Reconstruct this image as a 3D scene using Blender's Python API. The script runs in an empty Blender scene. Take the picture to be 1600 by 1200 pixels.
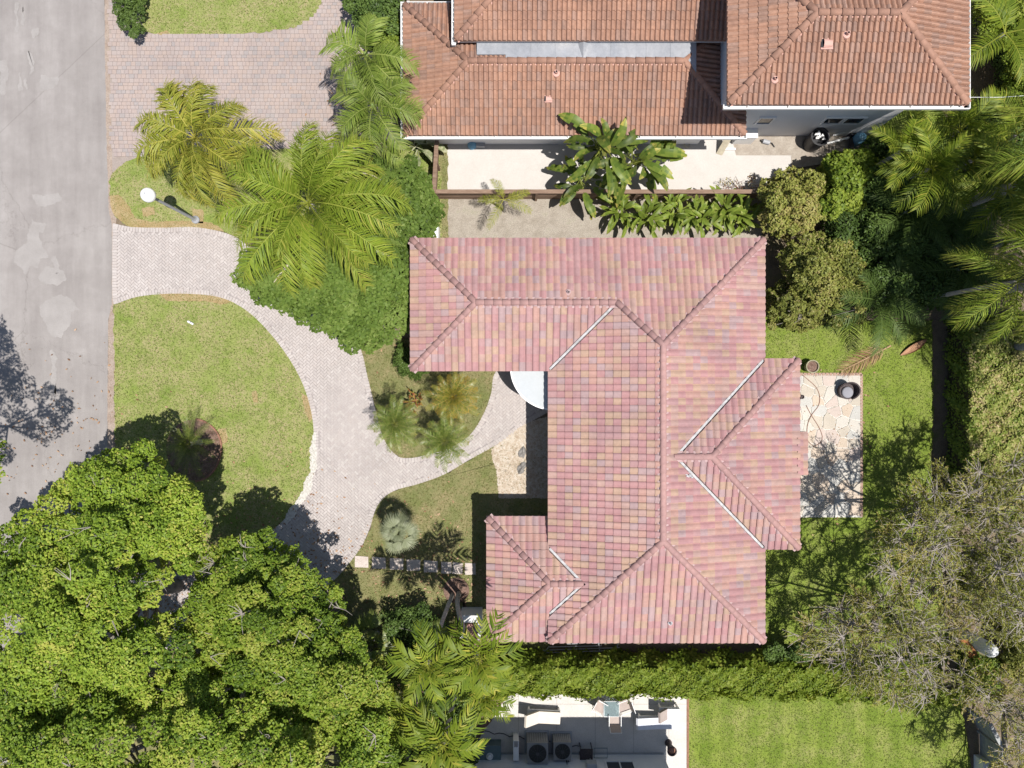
import bpy, math, random
import numpy as np
from mathutils import Vector, Matrix, Euler

# ------------------------------------------------------------------ camera, world, sun, exposure
SC = bpy.context.scene
COL = SC.collection
H = 30.0            # drone height above ground (m)
S = 38.0            # photo pixels per metre on the ground
R_ = math.radians

cam_d = bpy.data.cameras.new("camera")
cam = bpy.data.objects.new("camera", cam_d); COL.objects.link(cam)
cam.location = (0, 0, H); cam.rotation_euler = (0, 0, 0)
cam_d.sensor_fit = 'HORIZONTAL'; cam_d.sensor_width = 36.0
cam_d.lens = S * H / 1600.0 * 36.0
cam_d.clip_start = 0.5; cam_d.clip_end = 3000.0
SC.camera = cam

SUNV = Vector((0.27, -0.19, 1.0)).normalized()
W = bpy.data.worlds.new("World"); SC.world = W; W.use_nodes = True
nt = W.node_tree; bg = nt.nodes["Background"]
sky = nt.nodes.new("ShaderNodeTexSky"); sky.sky_type = 'NISHITA'; sky.sun_disc = False
sky.sun_elevation = math.asin(SUNV.z); sky.sun_rotation = math.atan2(SUNV.x, SUNV.y)
nt.links.new(sky.outputs[0], bg.inputs[0]); bg.inputs[1].default_value = 0.075
sun_d = bpy.data.lights.new("sun", 'SUN'); sun_d.energy = 4.6; sun_d.angle = R_(0.5)
sun_d.color = (1.0, 0.955, 0.90)
sun = bpy.data.objects.new("sun", sun_d); COL.objects.link(sun)
sun.rotation_euler = SUNV.to_track_quat('Z', 'Y').to_euler(); sun.location = (8, -6, 60)
SC.view_settings.view_transform = 'Standard'; SC.view_settings.look = 'None'
SC.view_settings.gamma = 1.0; SC.view_settings.use_curve_mapping = False
SC.view_settings.exposure = 0.5

# ------------------------------------------------------------------ helpers
def P(px, py, z=0.0):
    f = 1 - z / H
    return ((px - 800) / S * f, (600 - py) / S * f, z)
def P2(px, py, z=0.0):
    return P(px, py, z)[:2]

def tag(o, label=None, cat=None, group=None, kind=None):
    if label: o["label"] = label
    if cat: o["category"] = cat
    if group: o["group"] = group
    if kind: o["kind"] = kind
    return o

def empty(name, loc, label=None, cat=None, group=None, rz=0.0):
    o = bpy.data.objects.new(name, None); COL.objects.link(o)
    o.location = loc; o.rotation_euler = (0, 0, rz); o.empty_display_size = 0.3
    return tag(o, label, cat, group)

def link(name, me, parent=None, loc=None, rot=None, scale=None, mat=None):
    o = bpy.data.objects.new(name, me); COL.objects.link(o)
    if parent is not None:
        o.parent = parent
    if loc is not None: o.location = loc
    if rot is not None: o.rotation_euler = rot
    if scale is not None: o.scale = scale if hasattr(scale, '__len__') else (scale,) * 3
    if mat is not None:
        o.material_slots[0].link = 'OBJECT'; o.material_slots[0].material = mat
    return o

class MB:
    """collects polygons for one mesh"""
    def __init__(s):
        s.v = []; s.f = []; s.m = []
    def face(s, pts, m=0):
        n = len(s.v); s.v.extend([tuple(p) for p in pts]); s.f.append(tuple(range(n, n + len(pts)))); s.m.append(m)
    def box(s, x0, x1, y0, y1, z0, z1, m=0):
        n = len(s.v)
        s.v += [(x0,y0,z0),(x1,y0,z0),(x1,y1,z0),(x0,y1,z0),(x0,y0,z1),(x1,y0,z1),(x1,y1,z1),(x0,y1,z1)]
        for q in ((3,2,1,0),(4,5,6,7),(0,1,5,4),(1,2,6,5),(2,3,7,6),(3,0,4,7)):
            s.f.append(tuple(n+i for i in q)); s.m.append(m)
    def prism(s, poly, z0, z1, m=0):
        n = len(poly)
        if sum(poly[i][0]*poly[(i+1)%n][1]-poly[(i+1)%n][0]*poly[i][1] for i in range(n)) < 0: poly = poly[::-1]
        b = len(s.v)
        s.v += [(p[0],p[1],z0) for p in poly] + [(p[0],p[1],z1) for p in poly]
        s.f.append(tuple(b+i for i in range(n))[::-1]); s.m.append(m)
        s.f.append(tuple(b+n+i for i in range(n))); s.m.append(m)
        for i in range(n):
            j = (i+1) % n
            s.f.append((b+i, b+j, b+n+j, b+n+i)); s.m.append(m)
    def tube(s, pts, rad, sides=6, m=0, cap=True):
        pts = [Vector(p) for p in pts]
        if not hasattr(rad, '__len__'): rad = [rad]*len(pts)
        b = len(s.v)
        for i, p in enumerate(pts):
            d = (pts[min(i+1, len(pts)-1)] - pts[max(i-1, 0)])
            if d.length < 1e-9: d = Vector((0,0,1))
            d.normalize()
            a = d.cross(Vector((0,0,1)) if abs(d.z) < .95 else Vector((1,0,0))).normalized(); c = d.cross(a)
            for k in range(sides):
                t = 2*math.pi*k/sides
                s.v.append(tuple(p + (a*math.cos(t)+c*math.sin(t))*rad[i]))
        for i in range(len(pts)-1):
            for k in range(sides):
                k2 = (k+1) % sides
                s.f.append((b+i*sides+k, b+i*sides+k2, b+(i+1)*sides+k2, b+(i+1)*sides+k)); s.m.append(m)
        if cap:
            s.f.append(tuple(b+k for k in range(sides))[::-1]); s.m.append(m)
            e = b+(len(pts)-1)*sides
            s.f.append(tuple(e+k for k in range(sides))); s.m.append(m)
    def lathe(s, prof, cx=0, cy=0, sides=20, m=0):
        b = len(s.v)
        for r, z in prof:
            for k in range(sides):
                t = 2*math.pi*k/sides
                s.v.append((cx+r*math.cos(t), cy+r*math.sin(t), z))
        for i in range(len(prof)-1):
            for k in range(sides):
                k2 = (k+1) % sides
                s.f.append((b+i*sides+k, b+i*sides+k2, b+(i+1)*sides+k2, b+(i+1)*sides+k)); s.m.append(m)
    def build(s, name, mats, parent=None, loc=None, rot=None, smooth=False):
        me = bpy.data.meshes.new(name)
        me.from_pydata(s.v, [], s.f)
        for m in (mats if isinstance(mats, (list, tuple)) else [mats]): me.materials.append(m)
        if any(s.m): me.polygons.foreach_set("material_index", s.m)
        if smooth: me.polygons.foreach_set("use_smooth", [True]*len(s.f))
        me.update()
        return link(name, me, parent, loc, rot)

def np_mesh(name, V, F, mat, tint=None, smooth=False):
    """V (n,3); F (m,k); tint (m,) per face"""
    V = np.asarray(V, dtype=np.float32); F = np.asarray(F, dtype=np.int32)
    me = bpy.data.meshes.new(name); n, k = F.shape
    me.vertices.add(len(V)); me.vertices.foreach_set("co", V.ravel())
    me.loops.add(n*k); me.loops.foreach_set("vertex_index", F.ravel())
    me.polygons.add(n); me.polygons.foreach_set("loop_start", np.arange(0, n*k, k, dtype=np.int32))
    if tint is not None:
        a = me.attributes.new("tint", 'FLOAT', 'FACE'); a.data.foreach_set("value", np.asarray(tint, dtype=np.float32))
    me.materials.append(mat)
    if smooth: me.polygons.foreach_set("use_smooth", np.ones(n, dtype=bool))
    me.update(calc_edges=True)
    return me

def inpoly(x, y, poly):
    x = np.asarray(x); y = np.asarray(y); r = np.zeros(x.shape, bool); n = len(poly); j = n-1
    for i in range(n):
        xi, yi = poly[i]; xj, yj = poly[j]
        c = ((yi > y) != (yj > y)) & (x < (xj-xi)*(y-yi)/((yj-yi) if yj != yi else 1e-12)+xi)
        r ^= c; j = i
    return r

def edge_dist(x, y, poly):
    x = np.asarray(x, float); y = np.asarray(y, float); best = np.full(x.shape, 1e9); n = len(poly)
    for i in range(n):
        ax, ay = poly[i]; bx, by = poly[(i+1) % n]
        dx, dy = bx-ax, by-ay; L = dx*dx+dy*dy+1e-12
        t = np.clip(((x-ax)*dx+(y-ay)*dy)/L, 0, 1)
        best = np.minimum(best, np.hypot(x-ax-t*dx, y-ay-t*dy))
    return best

def area(poly):
    n = len(poly)
    return .5*sum(poly[i][0]*poly[(i+1)%n][1]-poly[(i+1)%n][0]*poly[i][1] for i in range(n))

def smooth_poly(pts, step=6):
    out = []; n = len(pts)
    for i in range(n):
        p0, p1, p2, p3 = [np.array(pts[(i+k-1) % n], float) for k in range(4)]
        m = max(1, int(np.hypot(*(p2-p1))/step))
        # sharp corners stay sharp
        for k in range(m):
            t = k/m
            m1 = (p2-p0)*.5; m2 = (p3-p1)*.5
            L = np.hypot(*(p2-p1))
            for mm, a_, b_, c_ in ((m1, p0, p1, p2), (m2, p1, p2, p3)):
                u1, u2 = b_-a_, c_-b_
                if np.dot(u1, u2) < .62*np.hypot(*u1)*np.hypot(*u2): mm *= 0
            for mm in (m1, m2):
                l = np.hypot(*mm)
                if l > L: mm *= L/l
            out.append(tuple((2*t**3-3*t**2+1)*p1+(t**3-2*t**2+t)*m1+(-2*t**3+3*t**2)*p2+(t**3-t**2)*m2))
    return out

def px_poly(pts, smooth=True, jit=0.0, seed=0):
    rng = random.Random(seed)
    pts = smooth_poly(pts, 4.5) if smooth else pts
    out = []
    for p in pts:
        q = P2(*p)
        out.append((q[0]+rng.uniform(-jit, jit), q[1]+rng.uniform(-jit, jit)))
    return out

def ragged(poly, step, amp, seed=0):
    """outline pushed in and out along its normal by smooth noise"""
    rg = random.Random(seed); out = []; n = len(poly); ph = [(rg.uniform(0,6.28), f, 1/(k+1.5)) for k, f in enumerate((5, 9, 17, 29, 47))]
    sg = 1 if area(poly) > 0 else -1; s_ = 0.0
    for i in range(n):
        a, b = poly[i], poly[(i+1) % n]; l = math.dist(a, b); k = max(1, int(l/step)); nx, ny = (b[1]-a[1])/l*sg, -(b[0]-a[0])/l*sg
        for j in range(k):
            t = j/k; s_ += l/k; w = amp*sum(m*math.sin(f*s_+p) for p, f, m in ph)
            out.append((a[0]+(b[0]-a[0])*t+nx*w, a[1]+(b[1]-a[1])*t+ny*w))
    return out
def sheet(name, poly, z, mat, label=None, kind="structure", parent=None, thick=0.0):
    m = MB()
    if thick: m.prism(poly, z-thick, z)
    else: m.face([(x, y, z) for x, y in (poly if area(poly) > 0 else poly[::-1])])
    o = m.build(name, mat, parent)
    return tag(o, label, None, None, kind)

# ------------------------------------------------------------------ materials
def new_mat(name):
    m = bpy.data.materials.new(name); m.use_nodes = True
    n = m.node_tree; b = n.nodes["Principled BSDF"]
    return m, n, b
def c4(c): return (c[0], c[1], c[2], 1)

def pos_node(n, scale=(1,1,1)):
    g = n.nodes.new("ShaderNodeNewGeometry"); mp = n.nodes.new("ShaderNodeMapping")
    mp.inputs['Scale'].default_value = scale
    n.links.new(g.outputs['Position'], mp.inputs['Vector']); return mp.outputs[0]

def noise(n, scale, detail=4, rough=.6, vec=None, stretch=(1,1,1)):
    t = n.nodes.new("ShaderNodeTexNoise"); t.inputs['Scale'].default_value = scale
    t.inputs['Detail'].default_value = detail; t.inputs['Roughness'].default_value = rough
    n.links.new(vec if vec is not None else pos_node(n, stretch), t.inputs['Vector']); return t.outputs[0]

def ramp(n, fac, stops):
    r = n.nodes.new("ShaderNodeValToRGB"); e = r.color_ramp.elements
    while len(e) < len(stops): e.new(.5)
    for k, (p, c) in enumerate(stops): e[k].position = p; e[k].color = c4(c)
    n.links.new(fac, r.inputs[0]); return r.outputs[0]

def mix(n, fac, a, b, mode='MIX'):
    x = n.nodes.new("ShaderNodeMix"); x.data_type = 'RGBA'; x.blend_type = mode
    for i, v in ((0, fac), (6, a), (7, b)):
        if hasattr(v, 'node'): n.links.new(v, x.inputs[i])
        elif i == 0: x.inputs[0].default_value = v
        else: x.inputs[i].default_value = c4(v)
    return x.outputs[2]

def bump(n, b, h, strength=.3, dist=.02):
    k = n.nodes.new("ShaderNodeBump"); k.inputs['Strength'].default_value = strength; k.inputs['Distance'].default_value = dist
    n.links.new(h, k.inputs['Height']); n.links.new(k.outputs[0], b.inputs['Normal'])

def surf(name, stops, scale=2.0, rough=.85, detail=6, fine=None, fine_amt=.25, bmp=0.0, bscale=40, stretch=(1,1,1), spec=.3, metallic=0, objvar=0.0):
    m, n, b = new_mat(name)
    c = ramp(n, noise(n, scale, detail, .62, stretch=stretch), stops)
    if fine:
        f = ramp(n, noise(n, fine, 3, .7), [(.3, (1-fine_amt,)*3), (.7, (1+fine_amt,)*3)])
        c = mix(n, 1.0, c, f, 'MULTIPLY')
    if objvar:
        oi = n.nodes.new("ShaderNodeObjectInfo")
        c = mix(n, 1.0, c, ramp(n, oi.outputs['Random'], [(0, (1-objvar,)*3), (1, (1+objvar,)*3)]), 'MULTIPLY')
    n.links.new(c, b.inputs['Base Color']); b.inputs['Roughness'].default_value = rough
    b.inputs['Specular IOR Level'].default_value = spec; b.inputs['Metallic'].default_value = metallic
    if bmp: bump(n, b, noise(n, bscale, 4, .7), bmp, .02)
    return m

def plain(name, c, rough=.6, spec=.4, var=.12, scale=6, metallic=0):
    return surf(name, [(.3, tuple(x*(1-var) for x in c)), (.7, tuple(min(1, x*(1+var)) for x in c))], scale, rough, 4, spec=spec, metallic=metallic)

def leaf_mat(name, cols, trans=.3, rough=.5, spec=.2, tcol=(1.25, 1.2, .45), objvar=.15):
    m, n, b = new_mat(name)
    a = n.nodes.new("ShaderNodeAttribute"); a.attribute_name = "tint"
    k = len(cols)
    c = ramp(n, a.outputs['Fac'], [(i/(k-1), cc) for i, cc in enumerate(cols)])
    oi = n.nodes.new("ShaderNodeObjectInfo")
    c = mix(n, 1.0, c, ramp(n, oi.outputs['Random'], [(0, (1-objvar, 1-objvar, 1-objvar)), (1, (1+objvar, 1+objvar*.8, 1+objvar))]), 'MULTIPLY')
    n.links.new(c, b.inputs['Base Color']); b.inputs['Roughness'].default_value = rough
    b.inputs['Specular IOR Level'].default_value = spec
    t = n.nodes.new("ShaderNodeBsdfTranslucent")
    n.links.new(mix(n, 1.0, c, tcol, 'MULTIPLY'), t.inputs[0])
    x = n.nodes.new("ShaderNodeMixShader"); x.inputs[0].default_value = trans
    n.links.new(b.outputs[0], x.inputs[1]); n.links.new(t.outputs[0], x.inputs[2])
    n.links.new(x.outputs[0], n.nodes["Material Output"].inputs[0])
    return m

M = {}
M['ground'] = surf("earth", [(.3, (.10,.075,.05)), (.5, (.17,.13,.09)), (.7, (.12,.12,.05))], 1.3, fine=30, fine_amt=.4, bmp=.5)
M['sidegravel'] = surf("sideyard_grit", [(.3, (.22,.19,.15)), (.55, (.31,.275,.23)), (.75, (.25,.24,.17))], 1.6, fine=28, fine_amt=.32, bmp=.6, bscale=30)
def grass_mat(name, cs, drys, dry_scale=.9, dry_lo=.5, stripes=0):
    m, n, b = new_mat(name)
    c = ramp(n, noise(n, 1.1, 5, .6), [(.28, cs[0]), (.5, cs[1]), (.72, cs[2])])
    d = ramp(n, noise(n, dry_scale, 6, .72), [(dry_lo, (0,0,0)), (dry_lo+.2, (1,1,1))])
    f0 = ramp(n, noise(n, 14, 4, .75), [(.42, (.15,.15,.15)), (.6, (1,1,1))])
    c = mix(n, mix(n, 1.0, d, f0, 'MULTIPLY'), c, drys)
    f = ramp(n, noise(n, 26, 3, .8), [(.28, (.62,.66,.6)), (.5, (1,1,1)), (.74, (1.4,1.34,1.4))])
    c = mix(n, 1.0, c, f, 'MULTIPLY')
    if stripes:      # mower passes: light and dark sheen of leaning grass put into colour
        wv = n.nodes.new("ShaderNodeTexWave"); wv.wave_type = 'BANDS'; wv.bands_direction = 'X'; wv.inputs['Scale'].default_value = .32
        wv.inputs['Distortion'].default_value = 2.5; wv.inputs['Detail'].default_value = 3; n.links.new(pos_node(n), wv.inputs['Vector'])
        c = mix(n, 1.0, c, ramp(n, wv.outputs[0], [(.3, (.90,.93,.88)), (.7, (1.08,1.06,1.1))]), 'MULTIPLY')
    n.links.new(c, b.inputs['Base Color']); b.inputs['Roughness'].default_value = .9; b.inputs['Specular IOR Level'].default_value = .1
    bump(n, b, noise(n, 30, 4, .8), .6, .04)
    return m
M['lawn'] = grass_mat("lawn_turf", [(.14,.195,.038), (.185,.235,.056), (.235,.265,.085)], (.31,.265,.145), 1.0, .37)
M['lawn_back'] = grass_mat("back_lawn_turf", [(.12,.175,.024), (.155,.205,.034), (.195,.235,.05)], (.24,.24,.095), .9, .48)
M['lawn_mown'] = grass_mat("mown_lawn_turf", [(.12,.175,.024), (.155,.205,.034), (.195,.235,.05)], (.26,.25,.10), .9, .46, 1)
M['lawn_dull'] = grass_mat("dull_lawn_turf", [(.125,.145,.045), (.165,.17,.07), (.205,.185,.09)], (.27,.215,.12), 1.2, .44)  # duller, tanner turf tone
M['dry'] = grass_mat("dry_turf", [(.24,.17,.075), (.30,.22,.11), (.26,.21,.09)], (.36,.29,.17), 1.6, .4)
M['asphalt'] = None
M['mulch'] = surf("mulch", [(.3, (.10,.055,.04)), (.6, (.2,.13,.10)), (.8, (.26,.18,.14))], 9, fine=40, fine_amt=.4, bmp=.6)
M['conc'] = surf("pale_concrete", [(.3, (.44,.415,.385)), (.7, (.49,.465,.435))], 1.2, fine=20, fine_amt=.06)
M['conc2'] = surf("patio_concrete", [(.3, (.47,.445,.41)), (.7, (.54,.515,.48))], 1.6, fine=22, fine_amt=.10)
M['tanpave'] = surf("tan_paving", [(.3, (.26,.22,.18)), (.7, (.36,.32,.27))], 2.2, fine=18, fine_amt=.15)
M['joint'] = surf("paver_joint_sand", [(.3, (.27,.245,.24)), (.7, (.32,.29,.28))], 3, fine=30, fine_amt=.2)
M['pinkjoint'] = surf("pink_joint_sand", [(.3, (.25,.21,.185)), (.7, (.30,.255,.23))], 3, fine=30, fine_amt=.2)
def paver(name, c): return surf(name, [(.28, tuple(x*.86 for x in c)), (.5, c), (.72, tuple(x*1.08 for x in c))], .55, fine=30, fine_amt=.12)
M['pavers'] = [paver("grey_paver_%d" % i, c) for i, c in enumerate([(.383,.346,.327), (.397,.359,.34), (.368,.332,.315), (.387,.346,.325), (.42,.383,.363)])]
M['pink'] = [paver("pink_paver_%d" % i, c) for i, c in enumerate([(.315,.258,.235), (.328,.264,.234), (.30,.25,.235), (.32,.27,.25), (.282,.25,.24)])]
M['flag'] = [paver("flagstone_%d" % i, c) for i, c in enumerate([(.43,.385,.32), (.47,.44,.39), (.46,.38,.30), (.42,.41,.38), (.45,.38,.335)])]
M['flagjoint'] = plain("patio_mortar", (.55,.52,.48), .9)
M['slab'] = surf("stone_slab", [(.3, (.42,.36,.32)), (.7, (.52,.46,.42))], 4, fine=25, fine_amt=.15, bmp=.3)
M['pebble'] = surf("river_pebble", [(.3, (.29,.225,.16)), (.5, (.40,.335,.26)), (.7, (.47,.43,.37))], 9, .6, 3)
M['pebble_white'] = surf("white_stone", [(.35, (.36,.34,.30)), (.6, (.52,.50,.46))], 14, .8, fine=40, fine_amt=.2)
M['boulder'] = surf("grey_boulder", [(.3, (.15,.14,.13)), (.7, (.29,.275,.255))], 5, fine=25, fine_amt=.25, bmp=.6, bscale=14)
def tile_mat(name, c, streak=.10):
    m, n, b = new_mat(name)
    lo = tuple(x*(1-streak) for x in c); hi = tuple(min(1, x*(1+streak)) for x in c)
    cc = ramp(n, noise(n, 7, 6, .7), [(.3, lo), (.7, hi)])
    w = ramp(n, noise(n, .7, 6, .7), [(.28, (.78,.79,.82)), (.60, (1.05,1.04,1.03))])
    cc = mix(n, 1.0, cc, w, 'MULTIPLY')
    n.links.new(cc, b.inputs['Base Color']); b.inputs['Roughness'].default_value = .75; b.inputs['Specular IOR Level'].default_value = .3
    return m
M['tiles'] = [tile_mat("rose_tile_%d" % i, c) for i, c in enumerate([(0.3452, 0.1896, 0.1885), (0.3671, 0.22, 0.1866), (0.3642, 0.2466, 0.1838), (0.3234, 0.2276, 0.2265), (0.3386, 0.202, 0.1999), (0.3595, 0.2371, 0.2056)])]
M['cap'] = tile_mat("rose_ridge_tile", (.35,.21,.195))
M['mortar'] = plain("pink_mortar", (.38,.27,.265), .9)
M['ntiles'] = [tile_mat("clay_tile_%d" % i, c, .18) for i, c in enumerate([(.315,.177,.122), (.328,.189,.132), (.295,.168,.119), (.30,.188,.144), (.26,.161,.122)])]
M['ncap'] = tile_mat("clay_ridge_tile", (.31,.175,.125), .16)
M['deck'] = plain("roof_deck", (.10,.07,.06), .9)
M['flash'] = plain("white_flashing", (.38,.38,.385), .7, .25, .3)
M['gutter'] = plain("white_gutter", (.68,.68,.67), .45, .5, .05)
M['stucco'] = surf("white_stucco", [(.3, (.60,.60,.59)), (.7, (.68,.68,.67))], 1.0, fine=35, fine_amt=.06, bmp=.2)
M['stucco_s'] = surf("pale_stucco", [(.3, (.66,.66,.67)), (.7, (.72,.72,.73))], 1.0, fine=35, fine_amt=.06, bmp=.2)
M['glass'] = plain("window_glass", (.02,.025,.03), .08, .8, .1)
M['metal'] = surf("grey_metal_sheet", [(.3, (.20,.215,.24)), (.55, (.275,.285,.305)), (.7, (.34,.34,.345))], 1.2, .5, fine=9, fine_amt=.10, spec=.5, stretch=(1,.5,1))
M['canopy'] = surf("canopy_membrane", [(.3, (.40,.425,.435)), (.7, (.43,.45,.46))], 1.3, .8, fine=12, fine_amt=.03)
M['wood'] = surf("fence_wood", [(.3, (.15,.095,.065)), (.6, (.23,.155,.11)), (.8, (.30,.225,.17))], 3, .8, stretch=(1,6,6), objvar=.15)
M['greywood'] = surf("grey_fence_wood", [(.3, (.22,.23,.23)), (.7, (.33,.34,.34))], 3, .85, stretch=(4,4,1), objvar=.12)
M['bark'] = surf("grey_bark", [(.3, (.15,.13,.11)), (.7, (.30,.275,.25))], 5, .9, stretch=(1,1,.4), bmp=.5, bscale=15)
M['twig'] = surf("pale_twig", [(.3, (.24,.21,.185)), (.7, (.37,.335,.30))], 5, .9)
M['palmtrunk'] = surf("palm_trunk", [(.35, (.20,.18,.16)), (.65, (.42,.40,.37))], 3, .85, stretch=(.3,.3,9), bmp=.4, bscale=9)
M['white'] = plain("white_paint", (.72,.72,.71), .45, .5, .03)
M['globe'] = plain("opal_globe", (.82,.82,.82), .25, .6, .01)
M['grey'] = plain("grey_paint", (.33,.34,.36), .55, .4, .08)
M['dark'] = plain("dark_plastic", (.025,.025,.028), .45, .4, .2)
M['darkmetal'] = plain("dark_metal", (.06,.06,.065), .5, .5, .2)
M['wicker'] = surf("dark_wicker", [(.35, (.025,.018,.018)), (.65, (.09,.07,.07))], 30, .7)
M['cushion'] = plain("grey_cushion", (.25,.25,.275), .9, .2, .05)
M['cream'] = plain("cream_cushion", (.62,.56,.48), .9, .2, .05)
M['sling'] = plain("tan_sling", (.36,.30,.27), .85, .2, .1)
M['pale'] = plain("pale_grey_fabric", (.60,.61,.66), .85, .2, .04)
M['teal'] = plain("teal_box", (.10,.15,.16), .6, .4, .1)
M['terra'] = plain("terracotta", (.25,.13,.09), .8, .2, .2)
M['salmon'] = plain("salmon_paint", (.45,.25,.21), .8, .2, .08)
M['hose'] = plain("hose_rubber", (.22,.10,.06), .5, .4, .1)
M['blue'] = plain("blue_plastic", (.16,.36,.52), .4, .5, .05)
M['acfan'] = plain("condenser_grille", (.018,.02,.022), .5, .5, .2)
M['acbody'] = plain("condenser_body", (.22,.22,.22), .6, .4, .08)
M['husk'] = plain("palm_husk", (.33,.19,.115), .8, .2, .3)
M['rust'] = plain("rusty_brown", (.26,.11,.04), .8, .2, .15)
M['straw'] = plain("straw", (.45,.40,.30), .9, .1, .15)
m, n, b = new_mat("table_glass")
b.inputs['Base Color'].default_value = (.35,.45,.47,1); b.inputs['Roughness'].default_value = .08; b.inputs['Transmission Weight'].default_value = .6
M['tglass'] = m
# road: worn pale asphalt with tyre tracks and stains
m, n, b = new_mat("worn_asphalt")
c = ramp(n, noise(n, .6, 8, .72), [(.3, (.205,.188,.178)), (.5, (.24,.222,.211)), (.72, (.285,.266,.254))])
c = mix(n, 1.0, c, ramp(n, noise(n, 1.0, 5, .7, stretch=(1.6,.12,1)), [(.3, (.90,.89,.89)), (.65, (1.10,1.10,1.10))]), 'MULTIPLY')
c = mix(n, 1.0, c, ramp(n, noise(n, 45, 3, .8), [(.3, (.84,.84,.84)), (.7, (1.15,1.15,1.15))]), 'MULTIPLY')
vo = n.nodes.new("ShaderNodeTexVoronoi"); vo.feature = 'DISTANCE_TO_EDGE'; vo.inputs['Scale'].default_value = .28
wv = mix(n, .45, pos_node(n), noise(n, 2.2, 4, .7)); n.links.new(wv, vo.inputs['Vector'])
c = mix(n, 1.0, c, ramp(n, vo.outputs['Distance'], [(.0, (.80,.79,.78)), (.004, (1,1,1))]), 'MULTIPLY')
n.links.new(c, b.inputs['Base Color']); b.inputs['Roughness'].default_value = .9; bump(n, b, noise(n, 60, 3, .7), .25, .01)
M['asphalt'] = m
M['roadpatch'] = surf("pale_road_wear", [(.3, (.25,.233,.222)), (.7, (.305,.287,.275))], 1.6, fine=45, fine_amt=.12)

L = {}
L['oak'] = leaf_mat("oak_leaf", [(.055,.105,.012), (.125,.20,.020), (.20,.295,.032), (.295,.365,.05), (.42,.40,.10)], .30)
L['grape'] = leaf_mat("round_leaf", [(.055,.09,.016), (.10,.16,.028), (.145,.21,.042), (.20,.26,.07)], .22, .55, .12)
L['bright'] = leaf_mat("bright_leaf", [(.07,.12,.014), (.145,.215,.026), (.22,.29,.04), (.30,.35,.06)], .32)
L['olive'] = leaf_mat("olive_leaf", [(.10,.125,.026), (.19,.215,.045), (.26,.275,.065), (.32,.26,.11)], .25)
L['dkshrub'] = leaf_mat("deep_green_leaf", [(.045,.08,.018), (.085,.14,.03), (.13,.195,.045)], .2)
L['hedge'] = leaf_mat("hedge_leaf", [(.07,.115,.012), (.15,.22,.024), (.235,.305,.038), (.33,.35,.07)], .3)
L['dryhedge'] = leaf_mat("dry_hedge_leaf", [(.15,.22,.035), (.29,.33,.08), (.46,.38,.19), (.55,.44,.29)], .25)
L['queen'] = leaf_mat("queen_palm_leaf", [(.11,.18,.018), (.18,.255,.026), (.25,.31,.042), (.37,.34,.075)], .3, .5, .25)
L['yellowpalm'] = leaf_mat("yellow_palm_leaf", [(.13,.165,.02), (.22,.255,.034), (.33,.325,.055), (.45,.38,.09)], .3, .5, .25)
L['dkpalm'] = leaf_mat("christmas_palm_leaf", [(.095,.15,.02), (.155,.225,.035), (.225,.285,.06), (.33,.34,.11)], .28, .5, .25)
L['pygmy'] = leaf_mat("pygmy_palm_leaf", [(.07,.12,.018), (.12,.175,.028), (.18,.225,.05), (.32,.27,.07)], .25, .4, .5)
L['pygmyy'] = leaf_mat("yellowing_pygmy_leaf", [(.09,.14,.016), (.15,.18,.025), (.28,.24,.04), (.42,.25,.04)], .25, .4, .5)
L['areca'] = leaf_mat("areca_leaf", [(.07,.12,.012), (.135,.195,.018), (.225,.275,.03), (.42,.39,.065)], .34, .5, .25)
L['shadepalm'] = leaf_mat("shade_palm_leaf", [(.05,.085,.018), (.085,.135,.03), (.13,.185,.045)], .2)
L['silver'] = leaf_mat("silver_palm_leaf", [(.10,.12,.06), (.15,.17,.09), (.20,.225,.13), (.26,.275,.18)], .15)
L['paddle'] = leaf_mat("paddle_leaf", [(.04,.08,.012), (.085,.135,.02), (.145,.19,.032), (.42,.35,.08)], .25, .45, .25, objvar=.45)
L['ginger'] = leaf_mat("ginger_leaf", [(.08,.13,.016), (.135,.20,.026), (.20,.26,.042), (.32,.32,.09)], .28, .45, .25, objvar=.3)
L['varieg'] = leaf_mat("variegated_leaf", [(.10,.14,.05), (.22,.25,.12), (.35,.36,.22), (.45,.43,.30)], .2, .35, .5)
L['dead'] = leaf_mat("dead_palm_leaf", [(.16,.085,.045), (.27,.155,.085), (.38,.24,.14), (.48,.33,.22)], .1, .7, .2)
L['brush'] = leaf_mat("bottlebrush_leaf", [(.12,.145,.025), (.205,.23,.042), (.295,.295,.068), (.37,.315,.115), (.43,.32,.18)], .25)
L['blade'] = leaf_mat("grass_blade", [(.085,.13,.022), (.145,.195,.040), (.21,.24,.07), (.35,.31,.17)], .3, .6, .2)
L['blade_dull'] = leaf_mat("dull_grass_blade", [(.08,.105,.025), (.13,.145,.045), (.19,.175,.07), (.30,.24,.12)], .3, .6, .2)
L['croton'] = leaf_mat("croton_leaf", [(.10,.03,.025), (.20,.05,.03), (.22,.20,.04), (.35,.28,.05)], .2)

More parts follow.
